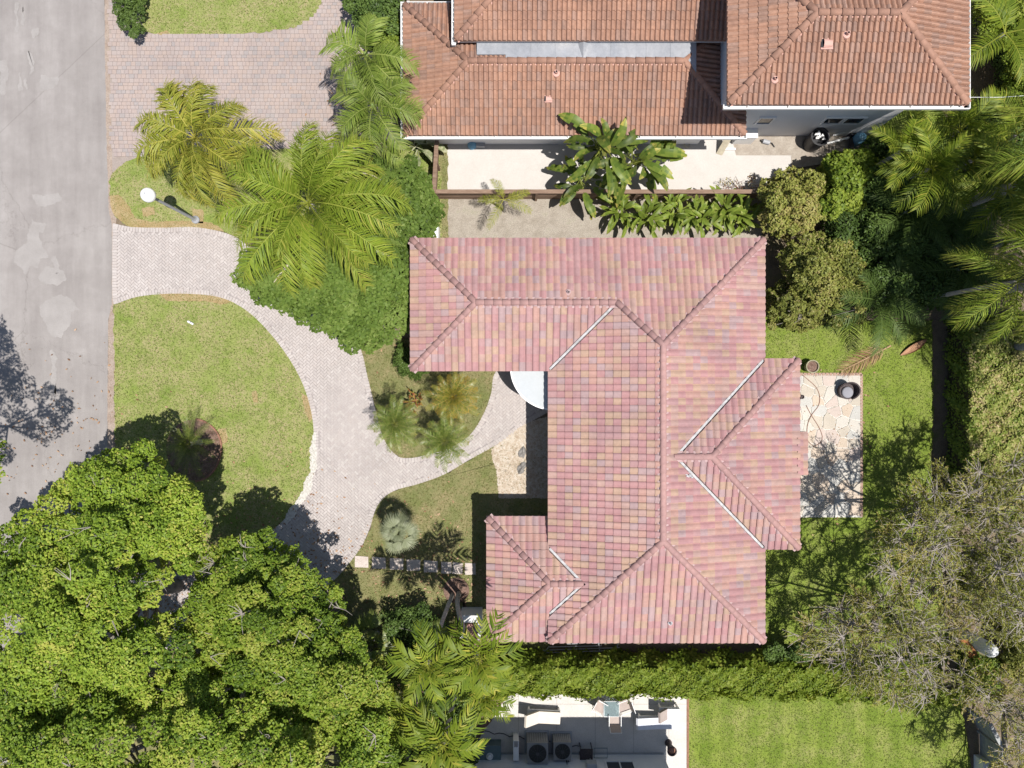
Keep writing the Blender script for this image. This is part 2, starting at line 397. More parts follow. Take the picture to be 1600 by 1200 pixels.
# ------------------------------------------------------------------ ground, road, lawns, driveways
sheet("ground", [(-300,-300),(300,-300),(300,300),(-300,300)], -.03, M['ground'], "bare brown earth under the trees and planting")
road = sheet("road", [P2(-70,12000), P2(170,12000), P2(170,740), P2(168,690), P2(168,640), P2(169,500), P2(176,472), P2(176,350), P2(171,328), P2(167,200), P2(163,0), P2(163,-11000), P2(-70,-11000)], 0.0, M['asphalt'], "worn pale grey asphalt street along the left")
RP = [
 [(52,342),(58,352),(62,372),(75,400),(64,404),(60,420),(46,415),(40,428),(22,410),(24,396),(40,378)],
 [(70,418),(98,420),(104,436),(90,445),(72,446),(60,434)],
 [(86,400),(95,425),(86,428),(82,402)],
 [(72,470),(96,458),(112,470),(126,484),(112,488),(108,510),(96,528),(82,526),(66,500),(62,480)],
 [(50,305),(92,302),(96,312),(82,322),(60,322)], [(54,345),(72,350),(68,362),(52,360)],
 [(0,92),(10,96),(14,116),(8,146),(0,146)], [(64,118),(92,120),(90,132),(72,142),(62,146)],
 [(24,6),(29,6),(29,50),(24,50)], [(34,8),(38,10),(38,40),(34,40)], [(44,78),(52,84),(53,110),(47,118)],
 [(28,112),(33,114),(36,140),(30,142)], [(38,120),(42,122),(44,140),(40,140)], [(50,46),(62,44),(62,56),(52,60)],
 [(80,545),(90,560),(86,620),(80,600)]]
for i, q in enumerate(RP):
    sheet("road_patch", ragged([P2(*p) for p in q], .04, .05, i), .003+.0006*i, M['roadpatch'], "pale worn patch on the grey street", parent=road)
# pale line along the road edge
VL = [(-200,162),(0,163),(200,166),(328,170),(350,175),(472,175),(500,169),(640,168),(900,167),(1400,167)]
VR = [(-200,170),(80,176),(200,177),(300,178.5),(340,181),(470,182),(560,181.5),(700,180.5),(760,179),(1400,180)]
m = MB(); rng = random.Random(2); prev = None
for k in range(330):
    y = -150+k*4.5; xl = float(np.interp(y, *zip(*VL)))+rng.uniform(-.6,.6); xr = float(np.interp(y, *zip(*VR)))+rng.uniform(-1.6,1.6)
    q = (P(xl, y, .0065), P(xr, y, .0065))
    if prev: m.face([prev[0], q[0], q[1], prev[1]])
    prev = q
tag(m.build("verge", surf("verge_dirt", [(.3,(.23,.17,.13)),(.6,(.30,.245,.205)),(.8,(.19,.18,.10))], 2.5, fine=25, fine_amt=.3)), "thin brown dirt strip at the road edge", kind="structure")

ND_POLY = px_poly([(168,-60),(640,-60),(640,60),(625,120),(618,200),(640,236),(480,236),(230,245),(195,258),(176,275)], False)
ndrive = sheet("driveway", ND_POLY, .008, M['pinkjoint'], "pinkish square paver driveway of the house at the top")
LAWNS = []   # (poly, density, material, label)
def lawn(pts, z, mat, label, blade, dens=260, seed=0, jit=.045):
    poly = px_poly(pts, True, jit, seed)
    o = sheet("lawn", poly, z, M[mat], label); LAWNS.append((poly, dens, blade, label, seed, o)); return o
lawn([(222,-60),(222,20),(222,51),(262,54),(320,54),(380,53),(430,48),(468,41),(490,26),(503,4),(510,-60)], .03, 'lawn', "neighbour's lawn behind the small hedge at the top", 'blade', seed=1)
lawn([(173,278),(190,258),(230,241),(300,237),(420,233),(540,233),(685,235),(690,300),(690,380),(560,400),(430,392),(372,372),(340,361),(280,356),(240,357),(206,355),(182,340),(174,310)], .03, 'lawn', "lawn strip under the globe lamp and feathery palms", 'blade', seed=2)
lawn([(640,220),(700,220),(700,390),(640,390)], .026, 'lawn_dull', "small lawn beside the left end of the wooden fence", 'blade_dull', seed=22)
DRIVE_OUT = [(178,350),(206,356),(260,357),(300,356),(340,362),(372,374),(430,420),(520,490),(560,540),(574,590),(588,648),(601,690),(622,714),(645,716),(668,711),(705,700),(735,680),(755,650),(768,616),(774,584),(800,560),(862,560),(862,640),(826,660),(782,690),(732,718),(692,741),(650,756),(620,764),(600,776),(586,796),(578,822),(566,850),(546,878),(522,905),(470,950),(390,990),(300,1010),(178,1014),(178,905),(188,884),(188,488),(178,470)]
DRIVE_IN = [(178,476),(215,463),(270,458),(330,461),(366,472),(400,496),(440,541),(470,590),(487,640),(492,690),(487,740),(474,772),(454,802),(428,828),(380,866),(300,893),(178,892)]
DP = px_poly(DRIVE_OUT, True, 0); DI = px_poly(DRIVE_IN, True, 0)
drive = sheet("driveway", DP, .010, M['joint'], "pale grey herringbone paver driveway curving round the front lawn")
lawn(DRIVE_IN[:-1]+[(179,892),(179,760),(180,700),(179,560)], .034, 'lawn', "large round front lawn inside the curved driveway", 'blade', 330, 3)
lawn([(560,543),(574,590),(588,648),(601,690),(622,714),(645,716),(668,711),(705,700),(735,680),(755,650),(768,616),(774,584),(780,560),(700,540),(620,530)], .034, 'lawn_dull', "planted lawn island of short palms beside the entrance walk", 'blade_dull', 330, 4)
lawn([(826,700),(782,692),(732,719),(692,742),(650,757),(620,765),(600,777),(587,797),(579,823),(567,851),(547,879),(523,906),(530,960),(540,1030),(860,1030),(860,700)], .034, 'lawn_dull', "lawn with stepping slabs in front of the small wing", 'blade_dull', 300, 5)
lawn([(1190,480),(1330,500),(1456,500),(1457,640),(1456,760),(1470,850),(1480,1040),(1190,1040),(1190,800)], .03, 'lawn_back', "bright green back lawn between the patio and the tall hedge", 'blade', 330, 6)
lawn([(1074,1082),(1300,1082),(1500,1090),(1506,1130),(1514,1180),(1530,1320),(1074,1320)], .03, 'lawn_mown', "neighbour's mown lawn beside the concrete patio at the bottom", 'blade', 330, 7, .03)
lawn([(1330,165),(1470,165),(1480,215),(1330,225)], .03, 'lawn_back', "small lawn beside the tall house's corner", 'blade', 260, 8)
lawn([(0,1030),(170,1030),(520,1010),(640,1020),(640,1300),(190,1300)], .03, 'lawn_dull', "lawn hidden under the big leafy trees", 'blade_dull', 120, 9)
sheet("white_edging", ragged([P2(*p) for p in [(493,676),(496,700),(494,735),(486,765),(470,792),(448,820),(440,816),(458,790),(474,764),(484,735),(486,700),(487,680)]], .03, .05, 4), .052, M['pebble_white'], "ragged white stone edging along the round lawn")
# dead turf patches
DRY = [[(172,306),(186,304),(200,320),(212,340),(232,346),(290,346),(330,348),(350,362),(300,357),(240,358),(206,356),(190,346),(176,330)],
 [(248,459),(290,456),(330,459),(362,471),(352,476),(320,471),(262,470)], [(222,325),(241,323),(243,336),(226,339)], [(300,326),(318,328),(318,350),(302,348)],
 [(470,612),(482,622),(490,650),(484,660),(476,640)], [(341,671),(354,670),(356,690),(346,695)], [(394,612),(402,610),(404,630),(396,628)],
 [(245,52),(262,48),(268,54),(248,55)]]
for i, q in enumerate(DRY):
    sheet("dry_turf", px_poly(q, True, .025, i), .040, M['dry'], "straw coloured dead turf edging the lawn")
sheet("side_yard", px_poly([(672,300),(1190,300),(1190,390),(672,390)], False), .004, M['sidegravel'], "bare gritty side yard between the fence and the pink roof")
sheet("white_patio", px_poly([(684,205),(1245,205),(1245,262),(1260,300),(684,303)], False), .012, M['conc'], "white concrete patio behind the wooden fence")
sheet("paved_walk", px_poly([(1142,210),(1345,205),(1345,246),(1250,262),(1236,262),(1236,243),(1150,243)], False), .020, M['tanpave'], "tan paving at the foot of the tall white wall")
sheet("concrete_patio", px_poly([(735,1082),(1073,1082),(1073,1320),(735,1320)], False), .014, M['conc2'], "white concrete patio of the house at the bottom")
m = MB(); m.box(*[P2(1073,1082)[0], P2(1076,1082)[0], P2(0,1320)[1], P2(0,1082)[1]], 0, .05)
tag(m.build("edging", M['terra']), "thin brown edging between patio and mown lawn", kind="structure")
m = MB()
for x in (810, 870, 930, 990, 1045): m.box(P2(x,0)[0]-.006, P2(x,0)[0]+.006, P2(0,1178)[1], P2(0,1084)[1], .0145, .0165)
for y in (1100,): m.box(P2(745,0)[0], P2(1072,0)[0], P2(0,y)[1]-.006, P2(0,y)[1]+.006, .0145, .0165)
tag(m.build("patio_joint", plain("joint_line", (.22,.21,.20), .9)), kind="structure")

# herringbone pavers
def paver_block(mb, cx, cy, ux, uy, lx, ly, z0, z1, mi):
    vx, vy = -uy, ux; g = .004; hx, hy = lx/2-g, ly/2-g
    base = [(-hx,-hy),(hx,-hy),(hx,hy),(-hx,hy)]
    b = len(mb.v)
    for z in (z0, z1):
        for a, c in base: mb.v.append((cx+a*ux+c*vx, cy+a*uy+c*vy, z))
    mb.f.append((b+4,b+5,b+6,b+7)); mb.m.append(mi)
    for i in range(4):
        j = (i+1) % 4; mb.f.append((b+i,b+j,b+4+j,b+4+i)); mb.m.append(mi)
rng = random.Random(5)
mb = MB(); Lp, Wp = .20, .10; ang = R_(45)
ca, sa = math.cos(ang), math.sin(ang)
cand = []
N = 190
for a in range(-N, N):
    for bb in range(-N//2, N//2):
        # unit cell: translation vectors (W,W) and (2L.. ) -> (L, -L)
        x0 = a*Wp + bb*Lp; y0 = a*Wp - bb*Lp
        cand.append((x0+Lp/2, y0+Wp/2, 0)); cand.append((x0+Wp/2, y0+Wp+Lp/2, 1))
cand = np.array(cand); cx = cand[:,0]*ca-cand[:,1]*sa-6.0; cy = cand[:,0]*sa+cand[:,1]*ca-1.0
ins = inpoly(cx, cy, DP) & ~inpoly(cx, cy, DI) & (cx > -16.4)
ed = np.minimum(edge_dist(cx, cy, DP), edge_dist(cx, cy, DI)); ins &= ed > .17
for k in np.nonzero(ins)[0]:
    hz = cand[k,2] < .5
    ux, uy = (ca, sa) if hz else (-sa, ca)
    z = .045+rng.uniform(-.003,.003)
    paver_block(mb, cx[k], cy[k], ux, uy, Lp, Wp, .011, z, rng.choice([0,0,1,1,2,3,4]))
o = mb.build("paver", M['pavers'], drive); tag(o, "grey herringbone pavers", kind="stuff")
mb = MB()
for poly, sgn in ((DP, 1), (DI, -1)):
    pts = poly if area(poly) > 0 else poly[::-1]
    V_ = [Vector(p) for p in pts]+[Vector(pts[0])]; cum = [0]
    for i in range(len(V_)-1): cum.append(cum[-1]+(V_[i+1]-V_[i]).length)
    nb = int(cum[-1]/.118); i = 0
    for k in range(nb):
        t = (k+.5)*cum[-1]/nb
        while cum[i+1] < t: i += 1
        d = (V_[i+1]-V_[i]).normalized(); q = V_[i]+d*(t-cum[i])+Vector((-d.y, d.x))*sgn*.07
        if q.x > -16.4 and not (q.x < -16.0 and -7.75 < q.y < 3.35): paver_block(mb, q.x, q.y, d.x, d.y, .115, .20, .011, .048+rng.uniform(-.003,.003), rng.choice([0,1,3,3,4]))
o = mb.build("border_paver", M['pavers'], drive); tag(o, "soldier course of pavers along the driveway edge", kind="stuff")

# north driveway: coursed square pavers, the largest 300 single
cells = []
y = P2(0,-40)[1]; row = 0
while y > P2(0,240)[1]:
    h = rng.choice([.15,.18,.18,.12]); x = P2(166,0)[0]+rng.uniform(0,.2)
    while x < P2(600,0)[0]:
        w = rng.choice([.14,.18,.18,.22]); cells.append((x+w/2, y-h/2, w, h)); x += w
    y -= h; row += 1
cc = np.array(cells); ok = inpoly(cc[:,0], cc[:,1], ND_POLY)
for poly, *_ in LAWNS[:2]: ok &= ~inpoly(cc[:,0], cc[:,1], poly)
cells = [c for c, k in zip(cells, ok) if k]
vis = [c for c in cells if P2(176,0)[0] < c[0] < P2(520,0)[0] and P2(0,150)[1] < c[1] < P2(0,56)[1] and c[2]*c[3] > .018]
vis.sort(key=lambda c: -c[2]*c[3]); single = set(id(c) for c in vis[:300])
mb = MB(); pm = {}
for c in cells:
    mi = rng.choice([0,0,1,1,2,3,3,4])
    if id(c) in single:
        key = (round(c[2],2), round(c[3],2))
        if key not in pm:
            t = MB(); paver_block(t, 0, 0, 1, 0, c[2], c[3], 0, .03, 0)
            me = bpy.data.meshes.new("paver"); me.from_pydata(t.v, [], t.f); me.materials.append(M['pink'][0]); pm[key] = me
        link("paver", pm[key], ndrive, (c[0], c[1], .011+rng.uniform(-.003,.003)), mat=M['pink'][mi])
    else:
        paver_block(mb, c[0], c[1], 1, 0, c[2], c[3], .009, .041+rng.uniform(-.003,.003), mi)
tag(mb.build("paver_field", M['pink'], ndrive), "pinkish square pavers", kind="stuff")

# flagstone patio
def clip_hp(poly, a, b, c):
    out = []; n = len(poly)
    for i in range(n):
        p, q = poly[i], poly[(i+1) % n]
        dp = a*p[0]+b*p[1]+c; dq = a*q[0]+b*q[1]+c
        if dp >= 0: out.append(p)
        if (dp >= 0) != (dq >= 0):
            t = dp/(dp-dq); out.append((p[0]+(q[0]-p[0])*t, p[1]+(q[1]-p[1])*t))
    return out if len(out) > 2 else []
pat_rect = [P2(1200,587), P2(1343,587), P2(1343,805), P2(1200,805)]
patio = sheet("flagstone_patio", [P2(1196,584), P2(1346,584), P2(1346,808), P2(1196,808)], .046, M['flagjoint'], "flagstone patio behind the pink tiled house")
rng = random.Random(11)
x0, y1 = pat_rect[0]; x1, y0 = pat_rect[2]
seeds = []
for i in range(8):
    for j in range(13):
        seeds.append((x0+(i+.5+rng.uniform(-.42,.42))*(x1-x0)/8, y0+(j+.5+rng.uniform(-.42,.42))*(y1-y0)/13))
for i, s in enumerate(seeds):
    poly = [(x0,y0),(x1,y0),(x1,y1),(x0,y1)]
    for j, t in enumerate(seeds):
        if i == j: continue
        dx, dy = s[0]-t[0], s[1]-t[1]; d = math.hypot(dx, dy)
        if d > 1.6: continue
        mx, my = (s[0]+t[0])/2, (s[1]+t[1])/2
        poly = clip_hp(poly, dx/d, dy/d, -(dx*mx+dy*my)/d-.017)
        if not poly: break
    if not poly: continue
    m = MB(); m.prism([(p[0]-s[0]+rng.uniform(-.012,.012), p[1]-s[1]+rng.uniform(-.012,.012)) for p in poly], 0, .024+rng.uniform(0,.008))
    m.build("flagstone", rng.choice(M['flag']), patio, (s[0], s[1], .040))
m = MB()
for k in range(26):
    xx = x0+k*(x1-x0)/25; m.box(xx-.06, xx+.06, y1+.005, y1+.12, .02, .068)
for k in range(46):
    yy = y0+k*(y1-y0)/45; m.box(x1+.005, x1+.11, yy-.055, yy+.055, .02, .068)
tag(m.build("brick_border", paver("border_brick", (.33,.22,.17)), patio), kind="stuff")

# stepping slabs
path = sheet("slab_path", px_poly([(553,866),(745,879),(745,899),(553,888)], False), .038, M['lawn_dull'], "row of stepping slabs across the lawn to the small wing")
xs = [555, 582, 609, 636, 663, 690, 707, 727]
for i, x in enumerate(xs):
    w = 21 if i < 5 else 16
    yy = 868+(x-555)*.066; q = [P2(x,yy), P2(x+w,yy+1), P2(x+w,yy+18), P2(x,yy+18)]
    m = MB(); m.prism([(p[0]+rng.uniform(-.015,.015), p[1]+rng.uniform(-.015,.015)) for p in q], .02, .065+rng.uniform(0,.008))
    m.build("stepping_slab", M['slab'], path)

# gravel bed and pebbles
GB = px_poly([(768,702),(790,684),(826,660),(862,650),(862,778),(780,778),(778,756),(776,735),(770,718)], True)
sheet("gravel_bed", GB, .040, surf("gravel_base", [(.3,(.27,.235,.19)),(.7,(.37,.33,.28))], 6, fine=30, fine_amt=.3), "tan gravel bed beside the entrance walk")
rs = np.random.default_rng(4)
gx = rs.uniform(min(p[0] for p in GB), max(p[0] for p in GB), 9000); gy = rs.uniform(min(p[1] for p in GB), max(p[1] for p in GB), 9000)
k = inpoly(gx, gy, GB); gx, gy = gx[k], gy[k]; n_ = len(gx)
oct_v = np.array([(1,0,0),(0,1,0),(-1,0,0),(0,-1,0),(0,0,1)], float); oct_f = np.array([(0,1,4),(1,2,4),(2,3,4),(3,0,4)])
a_ = rs.uniform(0, 6.28, n_); r1 = rs.uniform(.025,.055,n_); r2 = r1*rs.uniform(.6,1,n_)
V = np.zeros((n_,5,3)); lx = oct_v[None,:,0]*r1[:,None]; ly = oct_v[None,:,1]*r2[:,None]
V[:,:,0] = gx[:,None]+lx*np.cos(a_)[:,None]-ly*np.sin(a_)[:,None]; V[:,:,1] = gy[:,None]+lx*np.sin(a_)[:,None]+ly*np.cos(a_)[:,None]
V[:,:,2] = .04+oct_v[None,:,2]*(r2*.8)[:,None]
F = (oct_f[None]+5*np.arange(n_)[:,None,None]).reshape(-1,3)
tag(link("gravel", np_mesh("gravel", V.reshape(-1,3), F, M['pebble'])), "tan river pebbles in the bed", None, None, "stuff")
def rock(name, loc, r, seed, label, cat="boulder", group=None, mat=None):
    rr = np.random.default_rng(seed); m = MB(); nu, nv = 12, 7
    ph = rr.uniform(0,6.28,6); rows = []
    for j in range(nv):
        th = math.pi*.5*j/(nv-1)
        for i in range(nu):
            t = 2*math.pi*i/nu
            q = r*(1+.18*math.sin(2*t+ph[0])+.12*math.sin(3*t+ph[1]+th*2)+.08*math.sin(5*t+ph[2]))
            m.v.append((q*math.cos(th)*math.cos(t), q*.8*math.cos(th)*math.sin(t), q*.62*math.sin(th)-.03))
    for j in range(nv-1):
        for i in range(nu):
            i2 = (i+1) % nu; m.f.append((j*nu+i, j*nu+i2, (j+1)*nu+i2, (j+1)*nu+i)); m.m.append(0)
    o = m.build(name, mat or M['boulder'], None, loc, (0,0,rr.uniform(0,6)))
    return tag(o, label, cat, group)
rock("boulder", P(816,707,.04), .23, 1, "upper grey boulder on the gravel bed", group="boulders on the gravel bed")
rock("boulder", P(815,731,.04), .25, 2, "lower grey boulder on the gravel bed", group="boulders on the gravel bed")

# grass blades on the lawns (nobody could count them)
def grass(poly, dens, matn, label, seed, parent):
    rr = np.random.default_rng(seed+70)
    xs = [p[0] for p in poly]; ys = [p[1] for p in poly]
    xa, xb, ya, yb = max(min(xs),-22), min(max(xs),22), max(min(ys),-16.5), min(max(ys),16.5)
    n = int((xb-xa)*(yb-ya)*dens); x = rr.uniform(xa, xb, n); y = rr.uniform(ya, yb, n)
    k = inpoly(x, y, poly); x, y = x[k], y[k]; n = len(x)
    a = rr.uniform(0, 6.28, n); w = rr.uniform(.010,.022,n); h = rr.uniform(.025,.06,n); le = rr.uniform(.02,.075,n); b2 = rr.uniform(0,6.28,n)
    z = parent.data.vertices[0].co.z
    V = np.zeros((n,3,3))
    V[:,0,0] = x-np.cos(a)*w; V[:,0,1] = y-np.sin(a)*w; V[:,1,0] = x+np.cos(a)*w; V[:,1,1] = y+np.sin(a)*w; V[:,:2,2] = z
    V[:,2,0] = x+np.cos(b2)*le; V[:,2,1] = y+np.sin(b2)*le; V[:,2,2] = z+h
    F = np.arange(n*3).reshape(-1,3)
    o = link("grass", np_mesh("grass", V.reshape(-1,3), F, L[matn], rr.beta(2,2.4,n)), parent); tag(o, None, None, None, "stuff")
for poly, dens, bl, label, seed, lo in LAWNS: grass(poly, dens, bl, label, seed, lo)

rs = np.random.default_rng(77); pts = []
for (px, py, rx, ry, k) in ((420,880,160,120,700), (300,920,150,80,500), (690,900,120,70,260), (640,860,120,90,160), (1300,700,70,110,160), (620,500,90,60,160), (120,700,120,160,200), (560,180,60,80,120)):
    q = rs.normal(size=(k,2))*.5*np.array([rx,ry])+np.array([px,py]); pts.append(q)
q = np.concatenate(pts); q = q[(q[:,0] > 5)]
C = np.array([P(x, y, .062) for x, y in q]); n_ = len(C); Nr = np.tile([0,0,1.],(n_,1))+rs.normal(size=(n_,3))*.25
Nr /= np.linalg.norm(Nr, axis=1, keepdims=True); T_ = np.cross(Nr, rs.normal(size=(n_,3))); T_ /= np.linalg.norm(T_, axis=1, keepdims=True); B2 = np.cross(Nr, T_)
ll = rs.uniform(.03,.075,n_)[:,None]; V = np.empty((n_,4,3)); V[:,0] = C-T_*ll; V[:,1] = C+B2*ll*.5; V[:,2] = C+T_*ll; V[:,3] = C-B2*ll*.5
tag(link("leaf_litter", np_mesh("leaf_litter", V.reshape(-1,3), np.arange(n_*4).reshape(-1,4), L['dead'], rs.random(n_))), "scattered dry leaves on the paving and lawns", None, None, "stuff")

# ------------------------------------------------------------------ tiled roofs
def block(x0, x1, y0, y1, z, p): return dict(x0=x0, x1=x1, y0=y0, y1=y1, z=z, p=p)
def planes(B):
    z, p = B['z'], B['p']
    return dict(W=(p,0,z-p*B['x0']), E=(-p,0,z+p*B['x1']), S=(0,p,z-p*B['y0']), N=(0,-p,z+p*B['y1']))
def sub(a, b): return (a[0]-b[0], a[1]-b[1], a[2]-b[2])
def zat(B, x, y): return min(q[0]*x+q[1]*y+q[2] for q in planes(B).values())
PROF_MAIN = ([0,.03,.20,.42,.64,.84,.94,1.0], [0,.042,.066,.064,.046,.014,0,0])
PROF_CLAY = ([0,.05,.22,.45,.68,.88,1.0], [0,.035,.078,.085,.055,.008,0])
def roof_tiles(blocks, wid, expo, prof, lift, mats, parent, skip=(), seed=0, ext=None, weights=None, weather=None, bbox=None, limit=300):
    """tiles of all slopes; 300 that show largest are single objects, the rest one joined part"""
    rr = random.Random(seed); ts, hs = prof; whole = []; joined = MB(); meshes = {}
    for bi, B in enumerate(blocks):
        PL = planes(B)
        for side in 'WESN':
            if (bi, side) in skip: continue
            pl = PL[side]
            keep = [sub(PL[o], pl) for o in 'WESN' if o != side]
            ov = .05
            if side == 'W': ua, ub = B['y0']-ov, B['y1']+ov; span = (B['x1']-B['x0'])/2; mp = lambda u, v, B=B: (B['x0']+v, u)
            if side == 'E': ua, ub = B['y0']-ov, B['y1']+ov; span = (B['x1']-B['x0'])/2; mp = lambda u, v, B=B: (B['x1']-v, u)
            if side == 'S': ua, ub = B['x0']-ov, B['x1']+ov; span = (B['y1']-B['y0'])/2; mp = lambda u, v, B=B: (u, B['y0']+v)
            if side == 'N': ua, ub = B['x0']-ov, B['x1']+ov; span = (B['y1']-B['y0'])/2; mp = lambda u, v, B=B: (u, B['y1']-v)
            holes = []
            for bj, C in enumerate(blocks):
                if bj == bi: continue
                d = .028 if True else 0
                hs_ = []; flatany = any(abs(q[0]-pl[0])+abs(q[1]-pl[1])+abs(q[2]-pl[2]) < 1e-9 for q in planes(C).values())
                for o, q in planes(C).items():
                    s = sub(q, pl)
                    flat = abs(s[0])+abs(s[1]) < 1e-9
                    if flat: s = (0, 0, s[2]+(1e-4 if bj < bi else -1e-4))
                    else: s = (s[0], s[1], s[2]+(d if not flatany and (q[0]*pl[0]+q[1]*pl[1]) <= 0 else 0))
                    hs_.append(s)
                hs_ += [(1,0,-C['x0']+.0), (-1,0,C['x1']), (0,1,-C['y0']), (0,-1,C['y1'])]
                if any(abs(s[0])+abs(s[1]) < 1e-12 and s[2] < 0 for s in hs_): continue
                hs_ = [s for s in hs_ if abs(s[0])+abs(s[1]) > 1e-12]
                holes.append(hs_)
            ts, hs = prof if side in 'SE' else ([1-t for t in prof[0][::-1]], prof[1][::-1])
            u_start = math.floor(ua/wid)*wid
            nrow = int(span/expo)+2
            for r in range(nrow):
                v0, v1 = r*expo-(ov if r == 0 else 0), (r+1)*expo
                if r == 0: v0 = -ov
                nu = int((ub-u_start)/wid)+1
                for c in range(nu):
                    u0 = u_start+c*wid
                    q = [mp(u0,v0), mp(u0+wid,v0), mp(u0+wid,v1), mp(u0,v1)]
                    mc = mp(u0+wid/2, (v0+v1)/2)
                    if bbox and not (bbox[0] < mc[0] < bbox[1] and bbox[2] < mc[1] < bbox[3]): continue
                    vals = [[h[0]*p[0]+h[1]*p[1]+h[2] for p in q] for h in keep]
                    if any(max(v) < 0 for v in vals): continue
                    inside = all(min(v) >= 0 for v in vals) and u0 >= ua-1e-6 and u0+wid <= ub+1e-6
                    hol = []; gone = False
                    for hset in holes:
                        vv = [[h[0]*p[0]+h[1]*p[1]+h[2] for p in q] for h in hset]
                        if any(max(v) <= 0 for v in vv): continue
                        if all(min(v) >= 0 for v in vv): gone = True; break
                        hol.append(hset)
                    if gone: continue
                    if weather: mi = weather(rr, side, mc)
                    else: mi = rr.choices(range(len(mats)), weights)[0]
                    lf = lift*rr.uniform(.75,1.25)
                    if inside and not hol and r > 0:
                        z = pl[0]*mc[0]+pl[1]*mc[1]+pl[2]
                        whole.append((z, mc, side, mi, bi, pl, mp, u0, v0, v1, lf)); continue
                    emit_tile(joined, ts, hs, wid, u0, v0, v1, mp, pl, lf, keep+[((1,0,0) if side in 'SN' else (0,1,0))[:2]+(-ua,), ((-1,0,0) if side in 'SN' else (0,-1,0))[:2]+(ub,)], hol, mi, (0,0,0))
    # which show largest: magnified most by being close to the camera, in frame
    def show(t):
        z, mc = t[0], t[1]; k = S/(1-z/H)
        px, py = 800+mc[0]*k, 600-mc[1]*k
        if not (6 < px < 1594 and 6 < py < 1194): return 0
        pl = t[5]; nrm = Vector((-pl[0], -pl[1], 1)); view = Vector((-mc[0], -mc[1], H-z))
        return max(0, nrm.dot(view))/(H-z)**3
    whole.sort(key=lambda t: -show(t))
    for i, t in enumerate(whole):
        z, mc, side, mi, bi, pl, mp, u0, v0, v1, lf = t
        ts, hs = prof if side in 'SE' else ([1-t_ for t_ in prof[0][::-1]], prof[1][::-1])
        if i < limit:
            key = (side, bi if False else 0, round(v1-v0,3))
            if key not in meshes:
                mb = MB(); emit_tile(mb, ts, hs, wid, u0, v0, v1, mp, pl, lift, [], [], 0, (mc[0], mc[1], z))
                me = bpy.data.meshes.new("roof_tile"); me.from_pydata(mb.v, [], mb.f); me.materials.append(mats[0]); meshes[key] = me
            link("roof_tile", meshes[key], parent, (mc[0], mc[1], z+rr.uniform(0,.006)), mat=mats[mi])
        else:
            emit_tile(joined, ts, hs, wid, u0, v0, v1, mp, pl, lf, [], [], mi, (0,0,0))
    tag(joined.build("roof_tiles", mats, parent), None, None, None, "stuff")

def emit_tile(mb, ts, hs, wid, u0, v0, v1, mp, pl, lift, keep, holes, mi, org):
    BZ = .012
    def zz(x, y, u, v):
        t = (u-u0)/wid
        h = float(np.interp(t, ts, hs))
        return pl[0]*x+pl[1]*y+pl[2]+BZ+lift*(v1-v)/(v1-v0)+h
    # inverse map
    a = mp(0,0); ex = mp(1,0); ux = (ex[0]-a[0], ex[1]-a[1]); ev = mp(0,1); vx = (ev[0]-a[0], ev[1]-a[1])
    def uv(p):
        d = (p[0]-a[0], p[1]-a[1]); return d[0]*ux[0]+d[1]*ux[1], d[0]*vx[0]+d[1]*vx[1]
    for k in range(len(ts)-1):
        ua, ub = u0+ts[k]*wid, u0+ts[k+1]*wid
        poly = [mp(ua,v0), mp(ub,v0), mp(ub,v1), mp(ua,v1)]
        for h in keep:
            poly = clip_hp(poly, *h)
            if not poly: break
        if not poly: continue
        pieces = [poly]
        for hset in holes:
            nxt = []
            for pc in pieces:
                cur = pc
                for h in hset:
                    out = clip_hp(cur, -h[0], -h[1], -h[2])
                    if out: nxt.append(out)
                    cur = clip_hp(cur, *h)
                    if not cur: break
            pieces = nxt
        for pc in pieces:
            if abs(area(pc)) < 1e-5: continue
            if area(pc) < 0: pc = pc[::-1]
            top = []
            for p in pc:
                u, v = uv(p); top.append((p[0], p[1], zz(p[0], p[1], u, v), u, v))
            mb.face([(t[0]-org[0], t[1]-org[1], t[2]-org[2]) for t in top], mi)
            n = len(top)
            for i in range(n):
                A, B_ = top[i], top[(i+1) % n]
                on_butt = abs(A[4]-v0) < 1e-5 and abs(B_[4]-v0) < 1e-5
                own = (abs(A[3]-ua) < 1e-5 and abs(B_[3]-ua) < 1e-5) or (abs(A[3]-ub) < 1e-5 and abs(B_[3]-ub) < 1e-5) or (abs(A[4]-v1) < 1e-5 and abs(B_[4]-v1) < 1e-5)
                if on_butt or not own:
                    dz = .012 if on_butt else .03
                    za = pl[0]*A[0]+pl[1]*A[1]+pl[2]-dz; zb = pl[0]*B_[0]+pl[1]*B_[1]+pl[2]-dz
                    mb.face([(A[0]-org[0],A[1]-org[1],za-org[2]), (B_[0]-org[0],B_[1]-org[1],zb-org[2]), (B_[0]-org[0],B_[1]-org[1],B_[2]-org[2]), (A[0]-org[0],A[1]-org[1],A[2]-org[2])], mi)

